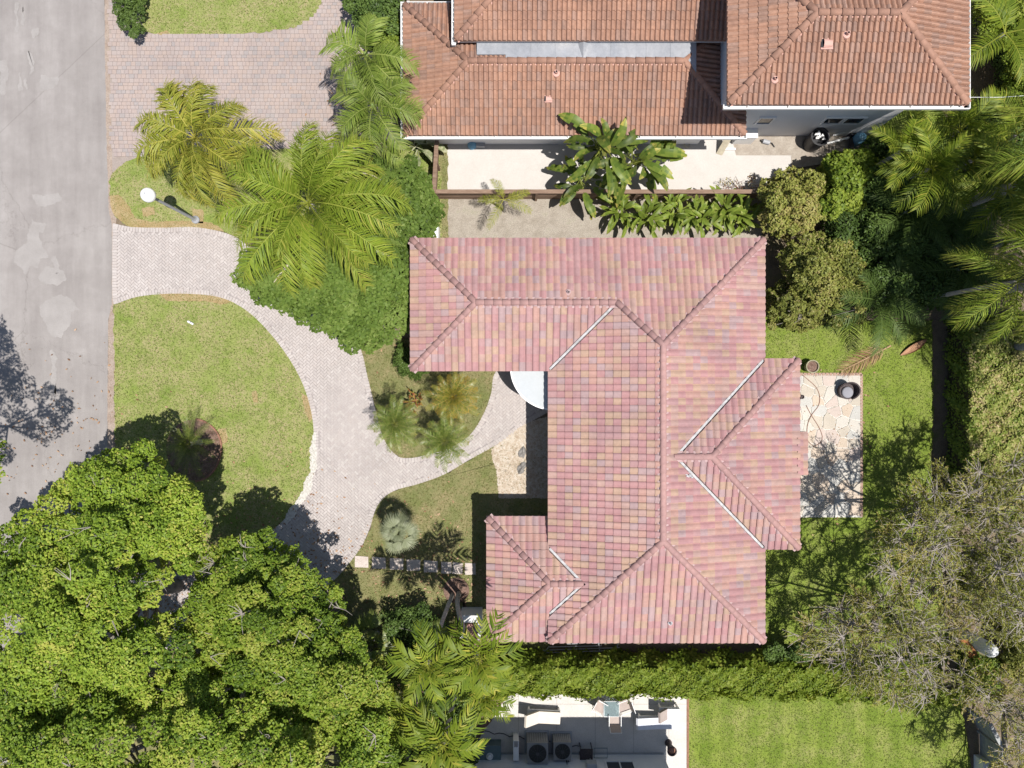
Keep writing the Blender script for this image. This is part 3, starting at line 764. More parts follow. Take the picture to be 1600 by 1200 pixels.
def roof_deck(blocks, parent_mat, fascia=.20):
    m = MB()
    for B in blocks:
        x0,x1,y0,y1,z,p = (B[k] for k in ('x0','x1','y0','y1','z','p'))
        hw = min(x1-x0, y1-y0)/2; zt = z+p*hw
        if x1-x0 >= y1-y0: r0, r1 = (x0+hw, (y0+y1)/2), (x1-hw, (y0+y1)/2)
        else: r0, r1 = ((x0+x1)/2, y0+hw), ((x0+x1)/2, y1-hw)
        c = [(x0,y0),(x1,y0),(x1,y1),(x0,y1)]
        e = [(a,b,z-.012) for a,b in c]; l = [(a,b,z-fascia) for a,b in c]
        m.face(l[::-1], 1)
        for i in range(4): m.face([l[i], l[(i+1)%4], e[(i+1)%4], e[i]], 1)
        t0, t1 = (r0[0],r0[1],zt-.012), (r1[0],r1[1],zt-.012)
        if x1-x0 >= y1-y0:
            m.face([e[0],e[1],t1,t0]); m.face([e[1],e[2],t1]); m.face([e[2],e[3],t0,t1]); m.face([e[3],e[0],t0])
        else:
            m.face([e[0],e[1],t0]); m.face([e[1],e[2],t1,t0]); m.face([e[2],e[3],t1]); m.face([e[3],e[0],t0,t1])
    return m

def cap_mesh(name, wide, length, mat):
    m = MB(); n = 7; pts = []
    for (x, r, zo) in ((0, wide, .028), (length, wide*.80, 0)):
        for i in range(n):
            t = math.pi*i/(n-1); pts.append((x, r*math.cos(t), r*.72*math.sin(t)+zo-.01))
    m.v = pts
    for i in range(n-1): m.f.append((i, i+1, n+i+1, n+i)); m.m.append(0)
    m.f.append(tuple(range(n))[::-1]); m.m.append(0)
    me = bpy.data.meshes.new(name); me.from_pydata(m.v, [], m.f); me.materials.append(mat)
    me.polygons.foreach_set("use_smooth", [True]*(n-1)+[False]); return me
def ridge_caps(segs, me, parent, zf, expo, mat_mortar, w, lift=.05, mats=None, seed=0):
    mo = MB(); rr = random.Random(seed)
    for (a, b) in segs:     # a is the low end
        za, zb = zf(*a)+lift, zf(*b)+lift
        A = Vector((a[0],a[1],za)); B_ = Vector((b[0],b[1],zb)); d = B_-A; l = d.length; d.normalize()
        n = max(1, int(round(l/expo))); st = l/n
        yaw = math.atan2(d.y, d.x); pit = -math.asin(d.z)
        for i in range(n):
            p = A+d*(st*i)
            link("ridge_tile", me, parent, p+Vector((0,0,rr.uniform(0,.006))), (0, pit, yaw+rr.uniform(-.02,.02)), (st/expo*1.12,1,1))
        s = Vector((-d.y, d.x, 0)).normalized()*w
        up = Vector((0,0,.012)); dn = Vector((0,0,-.06))
        mo.face([A-s+dn, B_-s+dn, B_+up, A+up]); mo.face([A+up, B_+up, B_+s+dn, A+s+dn])
    mo.build("ridge_mortar", mat_mortar, parent)

def strip(mb, a, b, za, zb, w, m=0):
    A = Vector((a[0],a[1],za)); B_ = Vector((b[0],b[1],zb)); d = (B_-A); s = Vector((-d.y,d.x,0)).normalized()*w
    mb.face([A-s, B_-s, B_+s, A+s], m)
    for e in (s, -s): mb.face([A+e, B_+e, B_+e-Vector((0,0,.05)), A+e-Vector((0,0,.05))], m)

# ---- the pink tiled house
house = empty("house", (5.4,-2.1,0), "low house under a mottled pink tile roof of several hips", "house")
def unparent_fix(o, par):      # children keep world coordinates
    o.matrix_parent_inverse = Matrix.Translation(par.location).inverted(); return o
EZ, PT = 2.80, .30
A_ = block(1.384, 9.377, -9.59, 5.39, EZ, PT)
B_k = block(-3.746, 8.0, .525, 5.39, EZ, PT)
C_k = block(1.5, 10.67, -6.11, .907, EZ, PT)
D_k = block(-.918, 6.2, -9.66, -5.023, 2.47, PT)
MAIN = [A_, B_k, C_k, D_k]
roof = roof_deck(MAIN, None).build("roof", [M['deck'], M['stucco']], house); unparent_fix(roof, house)
wts = [24, 22, 13, 12, 20, 16]
roof_tiles(MAIN, .25, .286, PROF_MAIN, .030, M['tiles'], roof, skip=((1,'E'),(2,'W'),(3,'E')), seed=2, weights=wts)
# bay extension of the east slope
Bx = block(10.60-6, 11.02, -3.40-6, -1.79+6, EZ-.105, PT)
mbx = MB(); pl = planes(Bx)['E']; rr = random.Random(8)
for r in range(2):
    for c in range(6):
        emit_tile(mbx, *PROF_MAIN, .27, -3.40+c*.27, r*.2-.03, (r+1)*.2, (lambda u, v: (11.02-v, u)), pl, .03, [], [], rr.randrange(6), (0,0,0))
mbx.build("bay_tiles", M['tiles'], roof)
m = MB(); m.box(10.5, 11.0, -3.40, -1.78, EZ-.30, EZ-.115); m.build("bay_eave", M['stucco'], roof)
zmain = lambda x, y: max([zat(q, x, y) for q in MAIN if q['x0']-.01 <= x <= q['x1']+.01 and q['y0']-.01 <= y <= q['y1']+.01] or [EZ])
capm = cap_mesh("ridge_tile", .125, .34, M['cap'])
SEG = [((3.80,2.96),(5.38,1.39)), ((9.377,5.39),(5.38,1.39)), ((5.38,-5.59),(5.38,1.39)), ((1.384,-9.59),(5.38,-5.59)), ((9.377,-9.59),(5.38,-5.59)),
       ((-3.746,5.39),(-1.31,2.957)), ((-3.746,.525),(-1.31,2.957)), ((-1.31,2.957),(3.80,2.957)),
       ((7.16,-2.6),(5.87,-2.6)), ((10.67,.907),(7.16,-2.6)), ((10.67,-6.11),(7.16,-2.6)),
       ((1.40,-7.34),(2.56,-7.34)), ((-.918,-5.023),(1.40,-7.34)), ((-.918,-9.66),(1.40,-7.34))]
ridge_caps(SEG, capm, roof, zmain, .31, M['mortar'], .20, lift=.055)
m = MB()
for a, b in (((1.40,.545),(3.74,2.885)), ((9.36,.895),(5.90,-2.56)), ((9.36,-6.10),(5.90,-2.64)), ((1.40,-6.12),(2.58,-7.30)), ((1.40,-8.56),(2.58,-7.38))):
    m = MB(); strip(m, a, b, zmain(*a)+.035, zmain(*b)+.035, .042); m.build("valley_flashing", M['flash'], roof)
def vent_pipe(px, py, z, r, h, mat, par, collar=True):
    x, y, _ = P(px, py, z); m = MB()
    if collar: m.lathe([(r*2.6, z-.02), (r*2.4, z+.05), (r*1.2, z+.07), (r, z+.07)], x, y, 14, 0)
    m.lathe([(r, z), (r, z+h), (r*.7, z+h)], x, y, 12, 0); m.lathe([(r*.7, z+h), (r*.7, z+h-.1), (0, z+h-.1)], x, y, 12, 1)
    m.build("vent_pipe", [mat, M['dark']], par, smooth=False)
def zpx(px, py, zf):
    z = 3.3
    for _ in range(6): x, y, _z = P(px, py, z); z = zf(x, y)
    return z
vent_pipe(888,457, zpx(888,457,zmain)+.04, .05, .18, M['mortar'], roof)
vent_pipe(1047,973, zpx(1047,973,zmain)+.04, .035, .14, M['flash'], roof)
m = MB(); zc = zpx(1078,745,zmain)+.09; x, y, _ = P(1078,745,zc); rr = random.Random(3)
for k in range(7):
    a, b_ = x+rr.uniform(-.12,.12), y+rr.uniform(-.16,.14); m.box(a-.04, a+.04, b_-.03, b_+.03, zc-.05, zc+rr.uniform(0,.02))
m.build("mortar_chip", M['flash'], roof)
m = MB()
for (a,b,c,d,zt) in ((2.0,8.75,-8.95,4.75,2.62), (-3.1,2.0,1.15,4.75,2.62), (8.75,10.05,-5.5,.3,2.62), (-.3,2.0,-9.0,-5.65,2.28), (10.05,10.6,-3.2,-2.0,2.5)): m.box(a,b,c,d,-.02,zt)
unparent_fix(m.build("wall", M['stucco'], house), house)
# windows and door of the front walls
def window(par, x0, x1, y, z0, z1, axis='y', sgn=-1, n=2):
    fr = MB(); gl = MB(); t = .05
    def bx(mb, a0, a1, b0, b1, d0, d1):
        lo, hi = sorted((y+sgn*d0, y+sgn*d1))
        if axis == 'y': mb.box(a0,a1,lo,hi,b0,b1)
        else: mb.box(lo,hi,a0,a1,b0,b1)
    bx(fr, x0-t, x1+t, z0-t, z0, .002, .06); bx(fr, x0-t, x1+t, z1, z1+t, .002, .06)
    for k in range(n+1):
        xx = x0+(x1-x0)*k/n; bx(fr, xx-t/2, xx+t/2, z0, z1, .002, .055)
    f = unparent_fix(fr.build("window", M['white'], par), par)
    for k in range(n):
        a = x0+(x1-x0)*k/n+t/2; b = x0+(x1-x0)*(k+1)/n-t/2; g = MB(); bx(g, a, b, z0, z1, .004, .025); g.build("pane", M['glass'], f)
window(house, -2.4, -1.0, 1.15, .9, 2.1)
window(house, -3.9, -2.5, 2.0, .9, 2.1, 'x')
window(house, -8.0, -6.8, -.3, .8, 1.9, 'x')
dm = MB(); dm.box(1.93,1.997,-.35,.65,.05,2.15); unparent_fix(dm.build("door", plain("front_door",(.12,.06,.035),.5), house), house)
# entrance canopy: quarter disc slab
zc = 2.36; cx, cy, _ = P(864,574,zc); Rr = 67/S*(1-zc/H)
arc = [(cx, cy+.4), (cx-Rr, cy+.4)]+[(cx-Rr*math.cos(t), cy-Rr*math.sin(t)) for t in np.linspace(0, math.pi/2, 26)]
m = MB(); m.prism(arc, zc-.16, zc-.004); can = unparent_fix(m.build("entrance_canopy", M['white'], house), house)
m = MB(); m.prism([(cx+(p[0]-cx)*.965, cy+(p[1]-cy)*.965) for p in arc], zc-.01, zc+.006); m.build("canopy_top", M['canopy'], can)
m = MB(); m.tube([(cx-Rr*.72, cy-Rr*.45, 0.05), (cx-Rr*.72, cy-Rr*.45, zc-.16)], .06, 10); m.build("canopy_post", M['white'], can)

# ---- the clay tiled house at the top
nh = empty("house", (4,13,0), "large white house under weathered orange clay tile roofs", "house")
N1 = block(-3.99, 8.63, 9.27, 14.07, 2.90, .30)
N2 = block(-2.01, 10.0, 12.30, 19.5, 3.92, .30)
N3 = block(7.116, 14.95, 9.22, 14.40, 6.00, .30)
nroof = unparent_fix(roof_deck([N1], None).build("roof", [M['deck'], M['white']], nh), nh)
n2roof = unparent_fix(roof_deck([N2], None).build("middle_roof", [M['deck'], M['white']], nh), nh)
n3roof = unparent_fix(roof_deck([N3], None).build("upper_roof", [M['deck'], M['white']], nh), nh)
FR = (-4.4, 15.4, 8.9, 15.2)
wtn = [26,24,18,20,12]
for Bq, par, sd in ((N1, nroof, 5), (N2, n2roof, 6), (N3, n3roof, 7)):
    roof_tiles([Bq], .175, .29, PROF_CLAY, .03, M['ntiles'], par, seed=sd, weights=wtn, bbox=FR, limit=100)
ncap = cap_mesh("ridge_tile", .125, .40, M['ncap'])
def zf1(B): return lambda x, y: zat(B, x, y)
def hipsegs(B):
    hw = (B['y1']-B['y0'])/2; ym = (B['y0']+B['y1'])/2; w = (B['x0']+hw, ym); e = (B['x1']-hw, ym)
    return [((B['x0'],B['y0']),w), ((B['x0'],B['y1']),w), ((B['x1'],B['y0']),e), ((B['x1'],B['y1']),e), (w,e)]
NM = plain("clay_mortar", (.50,.30,.25), .9)
ridge_caps(hipsegs(N1), ncap, nroof, zf1(N1), .36, NM, .15, .06, seed=1)
ridge_caps(hipsegs(N3), ncap, n3roof, zf1(N3), .36, NM, .15, .06, seed=2)
ridge_caps([((-2.01,12.30),(-2.01+3.0,15.30))], ncap, n2roof, zf1(N2), .36, NM, .15, .06, seed=3)
m = MB()
for (a,b,c,d,zb,zt) in ((-3.5,7.62,9.85,13.6,-.02,2.71), (-1.5,7.62,12.8,19,2.71,3.73), (7.64,14.6,10.2,18.5,-.02,5.81)): m.box(a,b,c,d,zb,zt)
unparent_fix(m.build("wall", M['stucco_s'], nh), nh)
window(nh, 9.5, 10.05, 10.2, 1.5, 2.1, n=1); window(nh, 12.05, 12.75, 10.2, 1.5, 2.1, n=1); window(nh, 12.85, 13.55, 10.2, 1.5, 2.1, n=1)
window(nh, 8.2, 9.3, 10.2, 3.9, 5.0); window(nh, 12.0, 13.2, 10.2, 3.9, 5.0)
window(nh, -1.5, 0.0, 9.85, .9, 2.0); window(nh, 3.0, 4.5, 9.85, .9, 2.0)
def gutter(par, p0, p1, out, z, hang=1.35, name="gutter"):
    """trough along p0-p1; out = unit vector pointing away from the roof"""
    m = MB(); A = Vector((*p0, 0)); B_ = Vector((*p1, 0)); d = (B_-A); l = d.length; d.normalize(); o = Vector((*out, 0))
    def q(s0, s1, t0, t1, z0, z1, mi=0):
        pts = [A+d*s0+o*t0, A+d*s1+o*t0, A+d*s1+o*t1, A+d*s0+o*t1]; m.prism([(p.x,p.y) for p in pts], z0, z1, mi)
    q(0, l, .004, .15, z-.15, z-.13); q(0, l, .13, .155, z-.129, z-.02); q(0, .03, .005, .13, z-.129, z-.03); q(l-.03, l, .005, .13, z-.129, z-.03)
    k = hang*.6
    while k < l: q(k, k+.035, .006, .128, z-.05, z-.035); k += hang
    o_ = m.build(name, M['gutter'], par); return o_
gutter(nroof, (N1['x0']-.15, N1['y0']), (N1['x1']+.1, N1['y0']), (0,-1), 2.89)
gutter(nroof, (N1['x0'], N1['y0']-.15), (N1['x0'], N1['y1']+.15), (-1,0), 2.89)
gutter(nroof, (N1['x0'], N1['y1']), (-2.1, N1['y1']), (0,1), 2.89)
gutter(n2roof, (N2['x0'], N2['y0']-.15), (N2['x0'], 19.5), (-1,0), 3.91)
gutter(n3roof, (N3['x0']-.15, N3['y0']), (N3['x1']+.15, N3['y0']), (0,-1), 5.99)
gutter(n3roof, (N3['x1'], N3['y0']-.15), (N3['x1'], N3['y1']), (1,0), 5.99)
# grey metal valley pan between the two low roofs
zp = 3.715
m = MB(); m.prism([P2(745,45,zp), P2(1010,45,zp), P2(1088,55,zp), P2(1088,112,zp), P2(1072,93,zp), P2(790,96,zp), P2(790,85,zp), P2(745,85,zp)], 3.36, zp)
mp_ = m.build("metal_pan", M['metal'], nroof)
m = MB()
for xx in (830, 868, 955, 1010, 1048):
    a = P(xx, 62, zp); b_ = P(xx, 93, zp); m.box(a[0]-.012, a[0]+.012, b_[1], a[1]+.2, zp-.01, zp+.012); m.build("standing_seam", M['metal'], mp_); m = MB()
a = P(911, 60, zp); b_ = P(911, 93, zp)
m.face([(a[0]-.32,a[1]+.25,zp+.002),(a[0],b_[1],zp+.004),(a[0],a[1]+.35,zp+.34)]); m.face([(a[0]+.32,a[1]+.25,zp+.002),(a[0],a[1]+.35,zp+.34),(a[0],b_[1],zp+.004)])
m.build("metal_saddle", M['metal'], mp_)
for (px, py, Bq, par, r, h) in ((869,115,N1,nroof,.055,.2), (1322,55,N3,n3roof,.05,.2), (1210,125,N3,n3roof,.05,.18)):
    vent_pipe(px, py, zpx(px,py,zf1(Bq))+.05, r, h, NM, par)
for (px, py, Bq, par, w) in ((857,156,N1,nroof,.085), (1291,70,N3,n3roof,.12)):
    z = zpx(px,py,zf1(Bq)); x, y, _ = P(px,py,z); m = MB(); n_ = 8
    pts = []
    for (xx_, r_) in ((-w*1.2, w), (w*1.2, w*.75)):
        for i in range(n_): t = math.pi*i/(n_-1); pts.append((x+xx_, y+r_*1.3*math.cos(t), z+.07+r_*1.2*math.sin(t)))
    m.v = pts
    for i in range(n_-1): m.f.append((i,i+1,n_+i+1,n_+i)); m.m.append(0)
    m.f.append(tuple(range(n_, 2*n_))); m.m.append(0); m.f.append(tuple(range(n_))); m.m.append(1)  # dark face closes the hood in place of its shaded inside
    m.box(x-w*1.75, x-w*1.22, y-w*1.1, y+w*1.1, z+.10, z+.12, 1)  # dark plate stands in for the shade at the hood's mouth
    m.prism([(x-w*1.8,y-w*1.5),(x+w*1.5,y-w*1.5),(x+w*1.5,y+w*1.5),(x-w*1.8,y+w*1.5)], z+.0, z+.095, 0)
    m.build("roof_vent", [NM, M['dark']], par)
m = MB(); a = P(1513,152,5.9); m.tube([a, (a[0]+1.2, a[1]+.06, 5.75), (a[0]+3.2, a[1]+.25, 5.6), (40, 12, 6.5)], .008, 5)
tag(m.build("overhead_cable", M['white']), "thin cable strung from the corner of the tall roof", "cable")

# ---- the house at the bottom (only its wall foot in view, roof casts the patio shade)
sh = empty("house", (2,-18,0), "neighbour's pale house at the bottom edge whose shade falls on the patio", "house")
SB = block(-6.0, 7.62, -24.5, -14.62, 4.95, .3)
unparent_fix(roof_deck([SB], None).build("roof", [M['ntiles'][0], M['white']], sh), sh)
m = MB(); m.box(-5.5, 6.2, -24, -15.18, -.02, 4.77); unparent_fix(m.build("wall", M['stucco_s'], sh), sh)
m = MB(); m.box(-5.5, 6.23, -15.18, -15.15, 0, .12); unparent_fix(m.build("plinth", M['grey'], sh), sh)
window(sh, 3.75, 4.85, -15.18, .75, 1.9, sgn=1); window(sh, -3.5, -2.3, -15.18, .9, 2.0, sgn=1)
m = MB(); m.box(2.95,3.35,-15.17,-14.98,.9,1.25); unparent_fix(m.build("switch_box", M['grey'], sh), sh)
m = MB(); m.tube([(3.15,-15.1,.9),(3.15,-15.1,.1)], .02, 6); unparent_fix(m.build("conduit", M['grey'], sh), sh)

# ------------------------------------------------------------------ fences, walls
def fence(name, a, b, h, mat, label, boards, posts, bt=.025):
    A = Vector((*a,0)); B_ = Vector((*b,0)); d = B_-A; l = d.length; d.normalize(); o = Vector((-d.y,d.x,0))
    r = empty(name, a+(0,) if len(a) == 2 else a, label, "fence"); rr = random.Random(3)
    yaw = math.atan2(d.y, d.x); np_ = max(1, int(round(l/posts))); st = l/np_
    pm = MB(); pm.box(-.045,.045,-.045,.045,0,h+.03); pme = None
    for i in range(np_+1):
        if pme is None: ob = pm.build("post", mat, r, (0,0,0), (0,0,yaw)); pme = ob.data
        else: link("post", pme, r, (d.x*st*i, d.y*st*i, 0), (0,0,yaw))
    bh = h/boards; bm = MB(); bm.box(.05, st-.05, .046, .046+bt, .006, bh-.006); me = None
    for i in range(np_):
        for k in range(boards):
            loc = (d.x*st*i+o.x*rr.uniform(-.004,.004), d.y*st*i+o.y*rr.uniform(-.004,.004), k*bh)
            if me is None: ob = bm.build("board", mat, r, loc, (0,0,yaw)); me = ob.data
            else: link("board", me, r, loc, (0,0,yaw))
    c = MB(); c.box(0, l, -.06, .10, h+.032, h+.06); c.build("cap_rail", mat, r, None, (0,0,yaw))
    return r
fence("wooden_fence", P2(686,313), P2(1215,313), 1.25, M['wood'], "long reddish wooden fence along the white concrete patio", 8, 1.9)
fence("wooden_fence", P2(684,310), P2(689,222), 1.25, M['wood'], "short reddish fence returning to the clay roofed house", 8, 1.16)
fence("grey_fence", P2(1508,1104), P2(1528,1142), 1.5, M['greywood'], "grey fence length turning beside the mown lawn's far corner", 9, 1.2)
fence("grey_fence", P2(1528,1142), P2(1532,1290), 1.5, M['greywood'], "grey fence running down past the mown lawn's right side", 9, 1.3)

# ------------------------------------------------------------------ leaves, palms, shrubs
def leaf_quads(C, Nrm, ln, wd, rr):
    """diamond leaves: C centres, Nrm normals"""
    n = len(C); Nrm = Nrm/np.linalg.norm(Nrm, axis=1, keepdims=True)
    r = rr.normal(size=(n,3)); T = np.cross(Nrm, r); T /= np.linalg.norm(T, axis=1, keepdims=True)+1e-9
    B_ = np.cross(Nrm, T); ln = ln[:,None]; wd = wd[:,None]
    V = np.empty((n,4,3))
    V[:,0] = C-T*ln*.5; V[:,1] = C+B_*wd*.5-T*ln*.05+Nrm*wd*.12; V[:,2] = C+T*ln*.5-Nrm*ln*.1; V[:,3] = C-B_*wd*.5-T*ln*.05+Nrm*wd*.12
    return V.reshape(-1,3), np.arange(n*4).reshape(-1,4)

def sample_mask(poly, rr, n, sep):
    xs = [p[0] for p in poly]; ys = [p[1] for p in poly]; pts = []
    tries = 0
    while len(pts) < n and tries < n*60:
        tries += 1
        x, y = rr.uniform(min(xs), max(xs)), rr.uniform(min(ys), max(ys))
        if not inpoly(np.array([x]), np.array([y]), poly)[0]: continue
        if any((x-a)**2+(y-b)**2 < sep*sep for a, b in pts): continue
        pts.append((x, y))
    return np.array(pts)

def crown(pts3, rad, per, ln, wd, matl, rr, flat=.75, up=.6, yellow=.12, holes=0.0, tmean=.45):
    """leaf clumps round the given points -> mesh data"""
    Cs=[]; Ns=[]; Ts=[]
    for (p, r) in zip(pts3, rad):
        k = int(per*(r/np.mean(rad))**2*rr.uniform(.75,1.2))
        d = rr.normal(size=(k,3)); d[:,2] = np.abs(d[:,2])*1.0-.25; d /= np.linalg.norm(d, axis=1, keepdims=True)
        # sub-clusters give lumps
        q = r*(.55+.5*np.sqrt(rr.random(k)))
        lump = 1+.22*np.sin(5*d[:,0]+p[0]*3)*np.sin(5*d[:,1]+p[1]*3)
        c = p+d*(q*lump)[:,None]*np.array([1,1,flat]); Cs.append(c)
        nn = d*.6+np.array([0,0,up])+rr.normal(size=(k,3))*.55; Ns.append(nn)
        base = np.clip(rr.normal(tmean,.15),.1,.85)
        t = np.clip(rr.normal(base,.15,k),0,.9); t = np.where(rr.random(k) < yellow*.25, rr.uniform(.8,1,k), t); Ts.append(t)
    C = np.concatenate(Cs); Nn = np.concatenate(Ns); T = np.concatenate(Ts); n = len(C)
    V, F = leaf_quads(C, Nn, ln*rr.uniform(.6,1.45,n), wd*rr.uniform(.7,1.2,n), rr)
    return V, F, T

def limbs(mb, base, pts3, r0, rr, nmain=6, sides=6, twig_every=3):
    base = np.array(base, float); pts3 = np.asarray(pts3); top = pts3.mean(0)
    fork = base+(top-base)*np.array([.35,.35,.42])+rr.normal(size=3)*.1
    mb.tube([base, base*.5+fork*.5+rr.normal(size=3)*.07, fork], [r0*1.25, r0, r0*.85], 8)
    k = min(nmain, len(pts3)); idx = rr.permutation(len(pts3))[:k]; hubs = []
    for i in idx:
        e = fork+(pts3[i]-fork)*.62; mid = fork*.5+e*.5+np.array([0,0,.15])+rr.normal(size=3)*.15
        mb.tube([fork, mid, e], [r0*.55, r0*.4, r0*.28], 6); hubs.append(e)
    hubs = np.array(hubs)
    for i, p in enumerate(pts3):
        h = hubs[np.argmin(((hubs-p)**2).sum(1))]
        mb.tube([h, h*.45+p*.55+rr.normal(size=3)*.12, p], [r0*.2, r0*.12, .012], 4, cap=False)

def tree_from_mask(name, label, cat, mask, zf, nclump, sep, r_rng, per, ln, wd, matn, base, r0, seed, group=None, twigs=0, flat=.75, up=.6, yellow=.12, tmean=.45, nmain=6, extra=None, part="crown", zj=.22, hole=None):
    """mask: outline of the crown as seen, zf(edge distance in m) -> height of clump"""
    rr = np.random.default_rng(seed)
    pts = sample_mask(mask, rr, nclump, sep)
    if hole: pts = np.array([q for q in pts if all(math.hypot(q[0]-hx, q[1]-hy) > hr for hx, hy, hr in hole)])
    ed = edge_dist(pts[:,0], pts[:,1], mask)/S
    p3 = np.array([P(x, y, zf(e)+rr.normal()*zj) for (x, y), e in zip(pts, ed)])
    rad = rr.uniform(*r_rng, len(p3))*np.clip(.55+ed*.6,.6,1.0)
    root = empty(name, base, label, cat, group)
    V, F, T = crown(p3, rad, per, ln, wd, matn, rr, flat, up, yellow, tmean=tmean)
    unparent_fix(link(part, np_mesh(part, V, F, L[matn], T), root), root)
    m = MB(); limbs(m, base, p3, r0, rr, nmain); unparent_fix(m.build("trunk", M['bark'], root, smooth=True), root)
    if twigs:
        m = MB()
        for i in range(twigs):
            p = p3[rr.integers(len(p3))]+np.array([0,0,r_rng[1]*flat*.6]); a = rr.uniform(0,6.28)
            for j in range(rr.integers(2,5)):
                a2 = a+rr.normal()*.8; l = rr.uniform(.25,.6)
                q = p+np.array([math.cos(a2)*l, math.sin(a2)*l, rr.uniform(.05,.35)])
                m.tube([p, p*.5+q*.5+rr.normal(size=3)*.04, q], [.016,.011,.005], 4, cap=False)
        tag(unparent_fix(m.build("bare_twig", M['twig'], root), root), kind="stuff")
    return root

def arc_pts(Ln, e0, droop, n, pw=1.25):
    x = z = 0; out = [(0,0,e0)]
    for i in range(n):
        s = (i+.5)/n; a = e0-droop*s**pw; x += math.cos(a)*Ln/n; z += math.sin(a)*Ln/n; out.append((x, z, a))
    return out
def frond_mesh(name, Ln, e0, droop, nl, leafL, leafW, mat, seed, clear=.14, vang=.35, plume=.0, fwd=.55, ldroop=.5, rw=.022, tipy=.25, tm=.4, pw=1.25):
    """feather leaf along +X, drooping; pairs of leaflets as folded strips"""
    rr = np.random.default_rng(seed); A = arc_pts(Ln, e0, droop, 14, pw); V=[]; F=[]; T=[]
    s_ = np.linspace(0,1,15)
    side = rr.uniform(-.06,.06)*Ln
    def at(s):
        x = np.interp(s, s_, [a[0] for a in A]); z = np.interp(s, s_, [a[1] for a in A]); an = np.interp(s, s_, [a[2] for a in A])
        return np.array([x, side*s*s, z]), an
    prev = None
    for i in range(15):
        p, an = at(s_[i]); w = rw*(1-.8*s_[i]); b = len(V)
        V += [p+[0,-w,0], p+[0,0,w*.9], p+[0,w,0]]
        if prev is not None:
            for k in range(2): F.append((prev+k, prev+k+1, b+k+1, b+k)); T.append(.75)
        prev = b
    for i in range(nl):
        s = clear+(1-clear)*(i+rr.uniform(-.3,.3)+.5)/nl; s = min(s, .995)
        p, an = at(s); fx = np.array([math.cos(an),0,math.sin(an)]); upv = np.array([-math.sin(an),0,math.cos(an)])
        q = (s-clear)/(1-clear); l = leafL*(.45+.55*math.sin(math.pi*min(1,q*.85+.18)))*rr.uniform(.85,1.1)
        for sg in (-1, 1):
            v = vang+(rr.normal()*plume if plume else rr.normal()*.06)
            f_ = fwd+.35*q+rr.normal()*.08
            d = np.array([0,sg,0])*math.cos(v)+upv*math.sin(v); d = d*1.0+fx*f_; d /= np.linalg.norm(d)
            w = leafW*rr.uniform(.8,1.15)*(1-.35*q); wd_ = fx*w*.5+upv*w*.12
            m_ = p+d*l*.5; t_ = p+d*l*.96+np.array([0,0,-ldroop*l*rr.uniform(.6,1.2)])+fx*l*.08
            m_ = m_+np.array([0,0,-ldroop*l*.14])
            b = len(V); V += [p-wd_*.6, p+wd_*.6, m_-wd_, m_+wd_, t_-wd_*.15, t_+wd_*.15]
            t = np.clip(rr.normal(tm,.16)+tipy*max(0,q-.6)*2,0,1)
            F += [(b,b+1,b+3,b+2),(b+2,b+3,b+5,b+4)]; T += [t, min(1,t+.06)]
    return np_mesh(name, np.array(V), np.array(F), mat, np.array(T))

def palm(name, label, base, top, rings, variants, seed, r0=.11, group=None, cat="palm", shaft=None, skip=None, az0=None, trunk_mid=None, part="frond", roll=.12):
    """rings: list of (variant index, count, tilt jitter, scale)"""
    rr = random.Random(seed); root = empty(name, base, label, cat, group)
    b = Vector(base); t = Vector(top); m = MB()
    mid = Vector(trunk_mid) if trunk_mid else (b+t)/2+Vector((rr.uniform(-.1,.1), rr.uniform(-.1,.1), 0))
    cur = [b*(1-s)**2+mid*2*s*(1-s)+t*s*s for s in [i/12 for i in range(13)]]
    m.tube(cur, [r0*1.35]+[r0*(1.12-.3*i/12)*(1+.05*(i%2)) for i in range(1,13)], 9)
    unparent_fix(m.build("trunk", M['palmtrunk'], root, smooth=True), root)
    if shaft:
        m = MB(); m.tube([t-Vector((0,0,.5)), t-Vector((0,0,.1)), t+Vector((0,0,.2))], [r0*.95, r0*1.05, r0*.5], 9); unparent_fix(m.build("crownshaft", shaft, root, smooth=True), root)
    for (vi, cnt, tj, sc) in rings:
        off = rr.uniform(0,6.28) if az0 is None else az0
        for k in range(cnt):
            az = off+2*math.pi*(k+rr.uniform(-.28,.28))/cnt
            me = variants[vi] if not isinstance(vi, (list, tuple)) else variants[rr.choice(vi)]
            s = sc*rr.uniform(.85,1.12)
            o = link(part, me, root, t-b, Euler((rr.uniform(-roll,roll), rr.uniform(-tj,tj), az), 'XYZ'), (s, s*rr.uniform(.9,1.1), s))
    return root
def g2i(px, py, h):      # world point at height h seen at the photo position
    return P(px, py, h)

